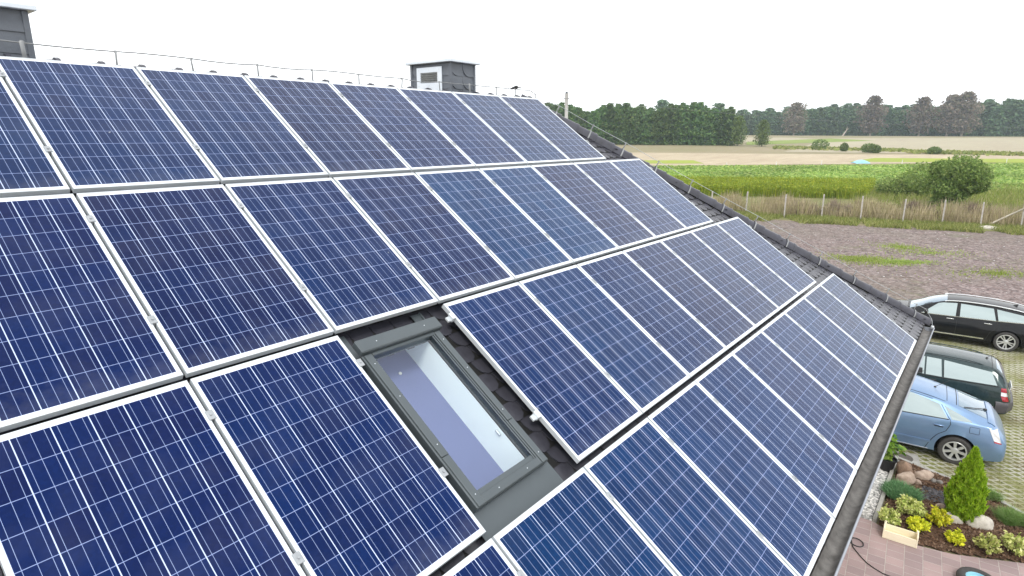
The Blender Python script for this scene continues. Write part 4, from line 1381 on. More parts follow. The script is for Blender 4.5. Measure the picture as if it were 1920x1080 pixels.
poly_patch('gravel_yard', [(16, 55), (16, -60), (95, -60)] + [tuple(at(*q)[:2]) for q in ((2100, 448), (1990, 441), (1920, 436), (1860, 434), (1800, 432), (1740, 427), (1690, 427), (1620, 423), (1560, 421), (1480, 414), (1400, 409), (1300, 400))] + [(54, 55)], .004, M['yard'])

# turf grid paving under the cars
def m_grid(n, b, co):
    sp = n.nodes.new('ShaderNodeSeparateXYZ'); n.links.new(co, sp.inputs[0])
    a, c_ = .205, .293
    wob = math_(n, 'MULTIPLY', math_(n, 'SUBTRACT', noise(n, co, 7, 3), .5), .10)
    u = math_(n, 'ADD', math_(n, 'DIVIDE', sp.outputs['X'], a), math_(n, 'DIVIDE', sp.outputs['Y'], c_))
    v = math_(n, 'SUBTRACT', math_(n, 'DIVIDE', sp.outputs['X'], a), math_(n, 'DIVIDE', sp.outputs['Y'], c_))
    du = math_(n, 'ABSOLUTE', math_(n, 'SUBTRACT', math_(n, 'FRACT', math_(n, 'ADD', u, wob)), .5))
    dv = math_(n, 'ABSOLUTE', math_(n, 'SUBTRACT', math_(n, 'FRACT', math_(n, 'ADD', v, wob)), .5))
    d = math_(n, 'MAXIMUM', du, dv)
    hole = math_(n, 'SUBTRACT', 1.0, ramp(n, d, .31, .39))
    g1 = ramp(n, noise(n, co, 38, 5, .7), .3, .7)
    gr = mixc(n, g1, (.13, .15, .045), (.27, .265, .11))
    gr = mixc(n, ramp(n, noise(n, co, .9, 5), .45, .65), gr, (.17, .135, .08))
    cc = mixc(n, ramp(n, noise(n, co, 24, 6, .7), .3, .75), (.51, .495, .42), (.35, .34, .275))
    cc = mixc(n, ramp(n, noise(n, co, 1.1, 6), .40, .64), cc, (.24, .235, .12))
    wide = ramp(n, noise(n, co, .55, 5, .6), .54, .68)
    hole = math_(n, 'MAXIMUM', hole, math_(n, 'MULTIPLY', wide, ramp(n, noise(n, co, 9, 5, .7), .45, .62)))
    n.links.new(mixc(n, hole, cc, gr), b.inputs['Base Color'])
    bump(n, b, math_(n, 'ADD', math_(n, 'MULTIPLY', hole, -1.0), math_(n, 'MULTIPLY', g1, .35)), .7, .03)
M['turf_grid'] = ground_mat('turf_grid', m_grid)
gridk = [(13.685, -5.386), (13.237, -6.881), (12.763, -7.591), (11.792, -8.936), (10.795, -10.307)]
poly_patch('turf_grid_paving', [(13.685, 2.0)] + gridk + [(10.795, -26), (26.864, -26), (27.237, 4.0)], .012, M['turf_grid'])
# kerb between bed and grid
kb = MB()
ks = [gridk[0]]
for a, b_ in zip(gridk, gridk[1:]):
    n_ = max(1, round(math.dist(a, b_) / .6))
    for i in range(n_):
        p = Vector((a[0] + (b_[0] - a[0]) * (i + .5) / n_, a[1] + (b_[1] - a[1]) * (i + .5) / n_, .02))
        ang = math.atan2(b_[1] - a[1], b_[0] - a[0])
        kb.box(p, (math.dist(a, b_) / n_ - .006, .075, .09), Matrix.Rotation(ang, 3, 'Z'), bev=.006)
tag(kb.build('kerb', M['concrete']), kind='structure')

# red block paving
def m_block(n, b, co):
    mp_ = N(n, 'ShaderNodeMapping'); n.links.new(co, mp_.inputs['Vector'])
    mp_.inputs['Location'].default_value = (.03, .07, 0)
    mp_.inputs['Rotation'].default_value = (0, 0, math.radians(-5))
    br = N(n, 'ShaderNodeTexBrick', offset=.5, offset_frequency=2, squash=1.0, Scale=1.0)
    br.inputs['Mortar Size'].default_value = .007; br.inputs['Mortar Smooth'].default_value = .3
    br.inputs['Brick Width'].default_value = .21; br.inputs['Row Height'].default_value = .268
    br.inputs['Bias'].default_value = -.1
    br.inputs['Color1'].default_value = (.41, .305, .30, 1); br.inputs['Color2'].default_value = (.29, .225, .23, 1)
    br.inputs['Mortar'].default_value = (.48, .43, .40, 1)
    n.links.new(mp_.outputs[0], br.inputs['Vector'])
    c = br.outputs['Color']
    f = ramp(n, noise(n, co, 1.7, 6, .65), .3, .7)
    c = mixc(n, math_(n, 'MULTIPLY', f, .55), c, (.25, .19, .185))
    f3 = ramp(n, noise(n, co, 16, 6, .75), .62, .8)
    c = mixc(n, math_(n, 'MULTIPLY', f3, .55), c, (.46, .38, .35))
    n.links.new(c, b.inputs['Base Color'])
    bump(n, b, math_(n, 'ADD', math_(n, 'MULTIPLY', br.outputs['Fac'], -1.0), math_(n, 'MULTIPLY', noise(n, co, 60, 4), .25)), .6, .012)
M['blocks'] = ground_mat('blocks', m_block, .8)
pave = [(-10.878, -4.577), (10.671, -4.577), (10.683, -5.324), (10.546, -5.598), (10.397, -6.072), (10.509, -6.57), (10.721, -7.006), (10.945, -7.442), (11.194, -7.94), (11.543, -8.936), (11.792, -10.431), (11.792, -18.403), (-10.878, -18.403)]
poly_patch('block_paving', pave, .044, M['blocks'], th=.10)

# bed of bark mulch
def m_mulch(n, b, co):
    mp_ = N(n, 'ShaderNodeMapping'); n.links.new(co, mp_.inputs['Vector']); mp_.inputs['Scale'].default_value = (1, .45, 1); mp_.inputs['Rotation'].default_value = (0, 0, .6)
    v = vor(n, mp_.outputs[0], 45.0)
    c = mixc(n, sepx(n, v), (.045, .024, .015), (.165, .095, .062))
    c = mixc(n, ramp(n, noise(n, co, 3, 6), .4, .7), c, (.10, .062, .042))
    n.links.new(c, b.inputs['Base Color'])
    bump(n, b, sepx(n, v, 1), 1.0, .03)
M['mulch'] = ground_mat('mulch', m_mulch)
bed = [(10.671, -5.399), (13.685, -5.399)] + gridk[1:] + [(11.916, -10.307), (11.605, -8.936), (11.256, -7.94), (10.995, -7.442), (10.77, -7.006), (10.559, -6.57), (10.447, -6.072), (10.571, -5.623)]
def inpoly(x, y, P):
    r = False
    for (x0, y0), (x1, y1) in zip(P, P[1:] + P[:1]):
        if (y0 > y) != (y1 > y) and x < (x1 - x0) * (y - y0) / (y1 - y0) + x0: r = not r
    return r
def bedz(x, y):
    d = min(math.dist((x, y), p) for p in bed_edge)
    return .044 + .068 * min(1, d / .44) + .010 * math.sin(x * 14 + y * 7) * math.sin(y * 17)
bed_edge = []
for a, b_ in zip(bed, bed[1:] + bed[:1]):
    for i in range(12): bed_edge.append((a[0] + (b_[0] - a[0]) * i / 12, a[1] + (b_[1] - a[1]) * i / 12))
mb = MB(); st_ = .075
gx = np.arange(10.359, 13.722, st_); gyy = np.arange(-10.307, -5.324, st_)
for x in gx:
    for y in gyy:
        if inpoly(x + st_ / 2, y + st_ / 2, bed):
            mb.add([(x + a, y + c, bedz(x + a, y + c)) for a, c in ((0, 0), (st_, 0), (st_, st_), (0, st_))], [(0, 1, 2, 3)])
o = mb.build('garden_bed', M['mulch'])
bm = bmesh.new(); bm.from_mesh(o.data); bmesh.ops.remove_doubles(bm, verts=bm.verts, dist=.001); bm.to_mesh(o.data); bm.free()
for p in o.data.polygons: p.use_smooth = True
o['kind'] = 'structure'
# loose bark chips
def bed_pts(n, test=None):
    out = []
    while len(out) < n:
        x, y = random.uniform(10.422, 13.536), random.uniform(-8.687, -5.424)
        if inpoly(x, y, bed) and (test is None or test(x, y)): out.append((x, y, bedz(x, y) + .006))
    return np.array(out)
P = bed_pts(6500)
M['bark'] = mat_leaf('bark', (.05, .027, .017), (.19, .11, .072), (.26, .18, .13), 0.0, .9)
o = quadmesh('bark_mulch', leaves(P, .030, np.array([0, 0, 1.2]), 2.2), M['bark'])
tag(o, 'brown bark chips covering the garden bed', 'bark mulch', kind='stuff')

# pale gravel strip along the house with an edging strip
def m_gravel(n, b, co):
    v = vor(n, co, 34.0)
    c = mixc(n, sepx(n, v), (.24, .24, .235), (.72, .71, .69))
    n.links.new(c, b.inputs['Base Color']); bump(n, b, vor(n, co, 34.0, 'F1', 'Distance'), .9, .03)
M['gravel'] = ground_mat('gravel', m_gravel)
poly_patch('gravel_strip', [(10.677, -4.80), (10.677, -5.312), (13.685, -5.312), (13.685, -4.80)], .035, M['gravel'])
def pebble_mesh(n, rx, ry, z, size, seed):
    g = np.random.default_rng(seed)
    ico = [(0, 0, 1), (0, 0, -.4)] + [(math.cos(2 * PI * k / 5), math.sin(2 * PI * k / 5), .25) for k in range(5)]
    ico = np.array(ico)
    fs = [(0, 2 + k, 2 + (k + 1) % 5) for k in range(5)] + [(1, 2 + (k + 1) % 5, 2 + k) for k in range(5)]
    T = []
    for i in range(n):
        s = size * g.uniform(.55, 1.35); a = g.uniform(0, 6.28)
        R_ = np.array([[math.cos(a), -math.sin(a), 0], [math.sin(a), math.cos(a), 0], [0, 0, 1]])
        q = (ico * g.uniform(.75, 1.25, (7, 1)) * np.array([s, s * g.uniform(.5, .9), s * .6])) @ R_.T
        q = q + np.array([g.uniform(*rx), g.uniform(*ry), z])
        T += [[q[a_], q[b_], q[c_]] for a_, b_, c_ in fs]
    return np.array(T)
def mat_pebble(name, c1, c2, c3=None):
    m, n, b = newmat(name)
    g = n.nodes.new('ShaderNodeNewGeometry').outputs['Position']
    v = vor(n, g, 26.0); c = mixc(n, sepx(n, v), c1, c2)
    if c3: c = mixc(n, ramp(n, sepx(n, v, 1), .7, .9), c, c3)
    n.links.new(c, b.inputs['Base Color']); b.inputs['Roughness'].default_value = .8
    return m
M['pebble'] = mat_pebble('pebble', (.16, .16, .157), (.58, .57, .555), (.74, .72, .70))
o = quadmesh('gravel', pebble_mesh(4800, (10.696, 13.162), (-5.299, -4.9), .042, .022, 5), M['pebble'], k=3)
tag(o, 'grey and white pebbles filling the strip between the house and the edging', 'gravel', kind='stuff')
eg = MB()
for i in range(3): eg.box((11.194 + i * .996, -5.355, .038), (.99, .068, .12), bev=.006)

tag(eg.build('edging_strip', M['concrete']), kind='structure')

# concrete slab with a drain cover
slab = empty('drain_cover', (*at(1692, 859, .02)[:2], .012))
tag(slab, 'round dark drain cover set in a pale concrete slab beside the rocks', 'drain cover')
s_ = MB(); s_.box((0, 0, .012), (.57, .65, .036), Matrix.Rotation(.2, 3, 'Z'), bev=.008); s_.build('slab', M['concrete'], slab)
M['cast'] = mat_plain('cast', (.13, .115, .10), .8, .0, (.085, .075, .065), 22, .5, 60)
s_ = MB(); s_.lathe([(.205, 0), (.205, .007), (.18, .007), (.175, .002), (.0, .002)], (0, 0, .031), 28, capb=False, capt=False); s_.build('cover', M['cast'], slab, smooth=True, angle=30)

# ---------------- stones
M['rock_red'] = mat_plain('rock_red', (.33, .22, .155), .85, 0, (.17, .115, .085), 13, .8, 40)
M['rock_pink'] = mat_plain('rock_pink', (.47, .37, .30), .85, 0, (.28, .205, .16), 12, .8, 40)
M['rock_pale'] = mat_plain('rock_pale', (.60, .56, .50), .85, 0, (.36, .33, .285), 12, .7, 40)
M['rock_grey'] = mat_plain('rock_grey', (.22, .205, .19), .85, 0, (.14, .13, .12), 8, .4, 40)
from mathutils import noise as mnoise
def rock(px, py, sx, sy, sz, ang, mat, label, seed, z0=.095):
    p = at(px, py, z0 + sz * .3)
    bm = bmesh.new(); bmesh.ops.create_icosphere(bm, subdivisions=3, radius=1.0)
    for v in bm.verts:
        d = v.co.normalized()
        k = 1 + .34 * mnoise.noise(d * 1.2 + Vector((seed * 7.1, seed, 0))) + .16 * mnoise.noise(d * 2.6 + Vector((seed, 0, seed))) + .05 * mnoise.noise(d * 7 + Vector((0, seed, seed)))
        v.co = Vector((d.x * k * sx * .9, d.y * k * sy * .9, max(d.z * k, -.55) * sz * .95))
    me = bpy.data.meshes.new('rock'); bm.to_mesh(me); bm.free()
    o = finish('rock', me, mat, None, True)
    o.location = (p[0], p[1], z0 + sz * .30); o.rotation_euler = (0, 0, ang)
    tag(o, label, 'rock', 'rocks in the garden bed')
rock(1697, 882, 0.174, 0.162, 0.212, .3, M['rock_red'], 'reddish brown upright rock behind the other stones, next to the drain cover', 1)
rock(1698, 899, 0.212, 0.149, 0.162, 2.3, M['rock_pink'], 'large pinkish boulder lying in front of the reddish brown rock', 2)
rock(1732, 893, 0.199, 0.137, 0.125, 2.4, M['rock_pink'], 'flat pale pink rock at the edge of the turf paving with moss beside it', 3)
rock(1721, 905, 0.0934, 0.0747, 0.0747, .8, M['rock_pink'], 'small round pinkish stone in front of the flat pale pink rock', 4)
rock(1750, 902, 0.0747, 0.0561, 0.0561, .2, M['rock_grey'], 'small grey stone at the paving edge, nearer the pink rocks', 5)
rock(1762, 905, 0.0685, 0.0561, 0.0561, 1.2, M['rock_grey'], 'small grey stone at the paving edge, nearer the conifer', 6)
rock(1764, 951, 0.0996, 0.0747, 0.0747, 1.2, M['rock_pink'], 'dull stone half hidden behind the upper yellow shrub', 7)
rock(1787, 974, .15, .125, .13, 2.0, M['rock_pale'], 'rounded pale stone at the left foot of the conifer', 8)
rock(1838, 982, .25, .16, .17, 2.2, M['rock_pale'], 'long pale boulder in front of the conifer on the bark', 9)
M['slatep'] = mat_pebble('slatep', (.035, .034, .038), (.15, .14, .15))
c = at(1757, 930, .12)
T = pebble_mesh(460, (c[0] - .27, c[0] + .27), (c[1] - .20, c[1] + .25), .115, .030, 8)
tag(quadmesh('slate_chips', T, M['slatep'], k=3), 'dark slate chips spread on the bed left of the conifer', 'slate chips', kind='stuff')

# ---------------- plants
M['thuja'] = mat_leaf('thuja', (.21, .44, .02), (.44, .72, .04), (.58, .80, .09), .5, .55, .2, 9)
M['twig'] = mat_plain('twig', (.13, .09, .06), .9, 0, (.09, .06, .04), 20)
M['variegated'] = mat_leaf('variegated', (.30, .42, .08), (.70, .74, .25), (.90, .88, .45), .3)
M['golden'] = mat_leaf('golden', (.36, .42, .02), (.74, .68, .04), (.85, .76, .08), .3)
M['juniper'] = mat_leaf('juniper', (.075, .18, .075), (.15, .29, .12), (.21, .33, .17), .2)
M['grassy'] = mat_leaf('grassy', (.11, .22, .05), (.21, .33, .09), (.28, .34, .14), .25)
M['laurel'] = mat_leaf('laurel', (.10, .22, .02), (.24, .38, .05), (.32, .42, .09), .35, .35)
def sphere_pts(n, rng=RNG, shell=.5):
    d = rng.normal(size=(n, 3)); d /= np.linalg.norm(d, axis=1, keepdims=True)
    r = shell + (1 - shell) * rng.uniform(0, 1, n) ** .5
    return d * r[:, None], d
# conifer
tp = at(1803, 970, .11)
root = tag(empty('conifer', (tp[0], tp[1], .10)), 'bright green cone shaped conifer standing in the bark bed', 'conifer')
HT = 1.40
g = np.random.default_rng(11)
n_ = 11000
t = g.uniform(0, 1, n_) ** 1.15
a = g.uniform(0, 2 * PI, n_)
rad_ = .285 * (np.sin(np.clip((1 - t) * 1.25, 0, 1) * PI / 2) ** .9) * (1 - .25 * np.clip(.18 - t, 0, 1) / .18)
lob = 1 + .16 * np.sin(a * 5 + t * 9) * np.sin(t * 23 + a * 2) + .09 * np.sin(a * 11 - t * 31)
q = g.uniform(.55, 1.06, n_) ** .5
P = np.stack([np.cos(a) * rad_ * lob * q, np.sin(a) * rad_ * lob * q, t * HT + .02], 1)
nr = np.stack([np.cos(a), np.sin(a), np.full(n_, .35)], 1) * .9
V = blades(P, .062, .030, .34, g)
V2 = leaves(P[::2], .032, nr[::2], 1.8, .8, g)
quadmesh('foliage', np.concatenate([V, V2]), M['thuja'], root)
tk = MB(); tk.tube([(0, 0, -.04), (0, 0, .5), (.01, 0, HT * .85)], [.03, .02, .006], 7); tk.build('trunk', M['twig'], root)

def shrub(px, py, r, h, mat, label, seed, group, leafsz=.034, n=900, z0=.105):
    p = at(px, py, z0)
    root = tag(empty('shrub', (p[0], p[1], z0 - .02)), label, 'shrub', group)
    g = np.random.default_rng(seed)
    stems = MB(); tips = []
    for k in range(34):
        a = g.uniform(0, 2 * PI); e = g.uniform(.15, 1.0)
        tip = np.array([math.cos(a) * r * (1 - e * .75) ** .5 * g.uniform(.75, 1.1), math.sin(a) * r * (1 - e * .75) ** .5 * g.uniform(.75, 1.1), h * (.35 + .65 * e) * g.uniform(.8, 1.1)])
        stems.tube([(0, 0, 0), tip * np.array([.55, .55, .6]), tip], [.005, .003, .002], 4)
        tips.append(tip)
    stems.build('stems', M['twig'], root)
    tips = np.array(tips)
    k = g.integers(0, len(tips), n)
    f = g.uniform(.45, 1.03, n)[:, None]
    P = tips[k] * f + g.normal(size=(n, 3)) * r * .075
    P[:, 2] = np.maximum(P[:, 2], .012)
    d = P.copy(); d[:, 2] += h * .3; d /= np.linalg.norm(d, axis=1, keepdims=True)
    quadmesh('foliage', leaves(P, leafsz, d * .8, 1.9, .8, g), mat, root)
VG, GG = 'green and cream variegated shrubs in the bed', 'yellow leaved shrubs in the bed'
shrub(1704, 964, 0.28, 0.336, M['variegated'], 'largest green and cream shrub, in front of the dark green juniper', 21, VG, n=1500)
shrub(1665, 980, 0.206, 0.299, M['variegated'], 'green and cream shrub squeezed behind the wooden trough, by the edging strip', 22, VG, n=950)
shrub(1851, 1033, 0.206, 0.324, M['variegated'], 'green and cream shrub just in front of the long pale boulder', 23, VG, n=950)
shrub(1902, 1034, 0.23, 0.336, M['variegated'], 'green and cream shrub at the far right of the bed by the picture edge', 24, VG, n=1100)
shrub(1720, 993, 0.206, 0.249, M['golden'], 'yellow shrub right behind the wooden trough', 25, GG, n=950)
shrub(1760, 983, 0.218, 0.311, M['golden'], 'tallest yellow shrub, beside the rounded pale stone', 26, GG, n=1050)
shrub(1790, 1015, 0.168, 0.212, M['golden'], 'smallest yellow shrub alone in the bark near the paving', 27, GG, n=800)
def mat_plant(px, py, rx, ry, h, mat, name, label, cat, seed, n=2600, bl=.085, bw=.014, lean=.8, z0=.10):
    p = at(px, py, z0)
    root = tag(empty(name, (p[0], p[1], z0 - .01)), label, cat)
    g = np.random.default_rng(seed)
    q, d = sphere_pts(n, g, .2)
    P = q * np.array([rx, ry, h]); P[:, 2] = np.abs(P[:, 2])
    P[:, 0] *= 1 + .25 * np.sin(np.arctan2(P[:, 1], P[:, 0]) * 3)
    quadmesh('foliage', blades(P, bl, bw, lean, g), mat, root)
    s = MB()
    for k in range(14):
        a = g.uniform(0, 6.28); s.tube([(0, 0, 0), (math.cos(a) * rx * .5, math.sin(a) * ry * .5, h * .35), (math.cos(a) * rx * .9, math.sin(a) * ry * .9, h * .3)], [.006, .004, .002], 4)
    s.build('stems', M['twig'], root)
mat_plant(1690, 926, 0.299, 0.336, 0.112, M['juniper'], 'juniper', 'low spreading dark green juniper by the edging strip and the boulders', 'juniper', 31, 5200)
mat_plant(1900, 978, .22, .26, .10, M['grassy'], 'juniper', 'low spreading green juniper with loose long shoots near the kerb', 'juniper', 32, 3600, .11, .009, .9)
mat_plant(1856, 933, 0.149, 0.199, 0.125, M['grassy'], 'juniper', 'small green tuft between the conifer and the kerb', 'plant', 33, 900, .08, .01)
mat_plant(1862, 962, 0.224, 0.249, 0.0623, M['bark'], 'heather', 'dry brownish low plant right of the conifer', 'plant', 34, 800, .07, .006)
# leafy plant in a dark pot by the house
p = at(1667, 882, .04)
root = tag(empty('potted_plant', (p[0], p[1] + .06, .04)), 'bright green large leaved plant in a dark pot under the gutter', 'potted plant')
pm_ = MB(); pm_.lathe([(.12, 0), (.165, .25), (.18, .25), (.18, .28), (.155, .28), (.15, .24), (0, .24)], (0, 0, 0), 24, capt=False); pm_.build('pot', M['black_plastic'], root, smooth=True, angle=40)
g = np.random.default_rng(41); sm = MB(); LP = []; LD = []
for k in range(11):
    a = g.uniform(0, 6.28); e = g.uniform(.3, 1)
    tip = np.array([math.cos(a) * .25 * g.uniform(.4, 1.1), math.sin(a) * .25 * g.uniform(.4, 1.1), .31 + .52 * e])
    sm.tube([(0, 0, .15), tip * np.array([.4, .4, .7]), tip], [.008, .006, .004], 5)
    for m_ in range(11):
        f = g.uniform(.45, 1.0); LP.append(tip * np.array([f * .9, f * .9, .15 + .85 * f]) + g.normal(size=3) * .035); LD.append([math.cos(a) * .4, math.sin(a) * .4, .9])
sm.build('stems', M['laurel'], root)
quadmesh('foliage', leaves(np.array(LP), .075, np.array(LD), 2.1, .55, g), M['laurel'], root)

# ---------------- wooden trough
wd, n, b = newmat('pine')
co = coords(n); mp_ = N(n, 'ShaderNodeMapping'); mp_.inputs['Scale'].default_value = (3, 40, 40); n.links.new(co, mp_.inputs['Vector'])
f = ramp(n, noise(n, mp_.outputs[0], 1.0, 5), .3, .7)
c = mixc(n, f, (.86, .79, .61), (.79, .70, .51))
kn = ramp(n, vor(n, co, 7.0, 'F1', 'Distance'), .03, .09)
c = mixc(n, kn, (.22, .14, .08), c)
n.links.new(c, b.inputs['Base Color']); b.inputs['Roughness'].default_value = .7
M['pine'] = wd
c0 = at(1654, 1008, .045); c1 = at(1718, 1029, .045)
ang = math.atan2(c1[1] - c0[1], c1[0] - c0[0]); LN = math.dist(c0[:2], c1[:2])
root = tag(empty('wooden_trough', (c0[0], c0[1], .046), (0, 0, ang)), 'empty pale pine trough with raised ends on the red paving at the bed edge', 'planter box')
DEP = .25
def brd(name, c, s):
    m_ = MB(); m_.box(c, s, bev=.003); return m_.build(name, M['pine'], root)
brd('front_board', (LN / 2, .012, .080), (LN - .03, .019, .155))
brd('back_board', (LN / 2, DEP, .080), (LN - .03, .019, .155))
brd('bottom_board', (LN / 2, DEP / 2 + .005, .012), (LN - .035, DEP - .02, .014))
for x in (0.006, LN - .006):
    e_ = MB(); e_.box((x, DEP / 2 + .005, .105), (.022, DEP + .014, .205), bev=.003)
    e_.build('end_board', M['pine'], root)
    pt_ = MB(); pt_.box((x + (.016 if x < .1 else -.016), DEP - .035, .122), (.02, .036, .21), bev=.002); pt_.box((x + (.016 if x < .1 else -.016), .042, .075), (.02, .036, .125), bev=.002)
    pt_.build('corner_post', M['pine'], root)

# ---------------- cable on the paving
cz = .054
lp_ = [at(1592, 1010, cz), at(1597, 1018, cz)]
cc = at(1606, 1017, cz)
e0, e1 = at(1619, 1022, cz) - cc, at(1607, 1010.5, cz) - cc
ring = []
for k in range(15):
    a = 2 * PI * k / 14 + 2.6
    ring.append(cc + e0 * math.cos(a) + e1 * math.sin(a))
tail = [at(*q, cz) for q in ((1599, 1025), (1606, 1034), (1616, 1046), (1626, 1056), (1640, 1066), (1655, 1075), (1680, 1085), (1720, 1100))]
mb = MB(); pts = [Vector(q) for q in lp_ + ring + tail]
for i, q in enumerate(pts): q.z = cz + (.008 if 10 < i < 16 else 0)
mb.tube(pts, .0090, 8)
tag(mb.build('cable', M['black_plastic'], smooth=True), 'thin black cable with one loop lying on the red paving', 'cable')

# ---------------- wheel lying on the paving
wc = at(1832, 1091, .08)
root = tag(empty('wheel', (wc[0], wc[1], .046), (0, 0, .4)), 'black tyre with pale blue hub lying flat on the red paving', 'wheel')
t_ = MB(); t_.lathe([(0.1557, 0.02491), (0.1868, 0), (0.2491, 0.006228), (0.2803, 0.03737), (0.284, 0.06851), (0.2678, 0.1059), (0.2304, 0.1246), (0.1868, 0.1183), (0.1557, 0.09342)], (0, 0, 0), 40, capb=False, capt=False)
t_.build('tyre', M['rubber'], root, smooth=True)
M['blue_plastic'] = mat_plain('blue_plastic', (.30, .58, .70), .35, 0, (.26, .52, .64), 6)
h_ = MB(); h_.lathe([(0.1644, 0.02491), (0.1669, 0.09716), (0.1495, 0.1021), (0.1395, 0.06228), (0.06228, 0.05605), (0.05605, 0.09342), (0.02491, 0.09965), (0.02242, 0.07474), (0, 0.07474)], (0, 0, 0), 36, capt=False)
h_.build('hub', M['blue_plastic'], root, smooth=True, angle=40)

# grass tufts in the turf grid
g = np.random.default_rng(51); out = []
while len(out) < 15000:
    x, y = g.uniform(11.6, 26), g.uniform(-12.5, -4.9)
    u = (x / .205 + y / .293) % 1 - .5; v = (x / .205 - y / .293) % 1 - .5
    if max(abs(u), abs(v)) < .33 and not inpoly(x, y, bed) and x > 11.6: out.append((x, y, .010))
P = np.array(out); P = P[[not inpoly(a, b_, pave) for a, b_ in P[:, :2]]]
M['grass'] = mat_leaf('grass', (.075, .10, .02), (.17, .19, .05), (.24, .22, .10), .3)
tag(quadmesh('grass_tufts', blades(P, .028, .015, .5, g), M['grass']), 'short olive grass growing in the cells of the turf paving', 'grass', kind='stuff')
# ------------------------------------------------------------------ fields
def field(name, quad, off, mat, nu=40, nv=14, kind='structure', label=None, cat=None):
    """quad: four photo corners (near left, near right, far right, far left) laid on the terrain"""
    W4 = [at(*q) for q in quad]
    rows = []
    for j in range(nv + 1):
        r = []
        for i in range(nu + 1):
            s, t = i / nu, j / nv
            p = (W4[0] * (1 - s) + W4[1] * s) * (1 - t) + (W4[3] * (1 - s) + W4[2] * s) * t
            r.append((p[0], p[1], terrain(p[0], p[1]) + off))
        rows.append(r)
    mb = MB(); mb.grid(rows)
    o = mb.build(name, mat, smooth=True)
    if o.data.polygons[0].normal.z < 0: o.data.flip_normals()
    tag(o, label, cat, kind=kind)
    return W4
def simple(c1, c2, s1=.05, c3=None, s2=1.0, stripe=None):
    def f(n, b, co):
        mp_ = N(n, 'ShaderNodeMapping'); n.links.new(co, mp_.inputs['Vector'])
        mp_.inputs['Rotation'].default_value = (0, 0, math.radians(70)); mp_.inputs['Scale'].default_value = (.25, 1, 1)
        c = mixc(n, ramp(n, noise(n, mp_.outputs[0], s1, 7, .65), .35, .65), c1, c2)
        if c3: c = mixc(n, math_(n, 'MULTIPLY', ramp(n, noise(n, mp_.outputs[0], s2, 6, .7), .5, .7), .6), c, c3)
        n.links.new(c, b.inputs['Base Color'])
    return f
M['straw_field'] = ground_mat('straw_field', simple((.46, .39, .275), (.385, .315, .225), .16, (.28, .22, .15), .7))
M['hill_field'] = ground_mat('hill_field', simple((.37, .335, .235), (.335, .29, .21), .05, (.41, .37, .26), .3))
M['meadow'] = ground_mat('meadow', simple((.21, .265, .06), (.165, .23, .05), .1, (.29, .28, .12), .6))
M['lime_strip'] = ground_mat('lime_strip', simple((.29, .34, .05), (.25, .31, .05), .1, (.33, .33, .12), .8))
M['pale_track'] = ground_mat('pale_track', simple((.40, .36, .23), (.34, .31, .18), .2, (.27, .28, .10), .9))
M['crop_ground'] = ground_mat('crop_ground', simple((.085, .18, .03), (.14, .24, .04), .3, (.18, .22, .07), 1.2))
M['rough_grass'] = ground_mat('rough_grass', simple((.15, .165, .055), (.20, .185, .085), .4, (.11, .13, .04), 2.0))
field('hill_field', [(1470, 285), (2150, 292), (2150, 258), (1560, 259.5)], .05, M['hill_field'], 60, 24)
field('straw_field', [(400, 312), (2150, 300), (2150, 291), (400, 272)], .04, M['straw_field'], 60, 14)
field('meadow_strip', [(1400, 272), (1640, 264), (1560, 259.8), (1400, 266)], .06, M['meadow'], 30, 6)
field('far_meadow', [(1370, 268), (1560, 262), (1480, 258), (1370, 258)], .045, M['hill_field'], 30, 6)
field('lime_strip', [(1590, 303.5), (2150, 306.5), (2150, 299.5), (1640, 296.5)], .06, M['lime_strip'], 40, 6)
field('lime_strip', [(900, 306.5), (1320, 307), (1300, 301), (900, 300)], .06, M['lime_strip'], 30, 4)
field('field_track', [(500, 317), (2150, 310), (2150, 305.8), (500, 308)], .05, M['pale_track'], 60, 6)
CQ = field('crop_field', [(500, 340), (2150, 372), (2150, 307), (500, 316)], .03, M['crop_ground'], 40, 14)
field('rough_grass_strip', [(600, 364), (2150, 450), (2150, 352), (600, 332)], .015, M['rough_grass'], 40, 14)

def scatter(quad, n, rng, dens_px=True):
    s = rng.uniform(0, 1, n)[:, None]; t = rng.uniform(0, 1, n)[:, None]
    px = (1 - s) * quad[0][0] + s * quad[1][0], (1 - t) * quad[0][1] + t * quad[3][1]
    a, b_, c, d = [np.array(q, float) for q in quad]
    P = (a * (1 - s) + b_ * s) * (1 - t) + (d * (1 - s) + c * s) * t
    D = np.stack([(P[:, 0] - 960) / F_PX, (540 - P[:, 1]) / F_PX, -np.ones(n)], 1) @ CROT.T
    tt = -CAM[2] / D[:, 2]
    return CAM + D * tt[:, None]
def wscatter(c4, n, rng):
    s = rng.uniform(0, 1, n)[:, None]; t = rng.uniform(0, 1, n)[:, None]
    a, b_, c, d = [np.array(q, float) for q in c4]
    return (a * (1 - s) + b_ * s) * (1 - t) + (d * (1 - s) + c * s) * t
g = np.random.default_rng(61)
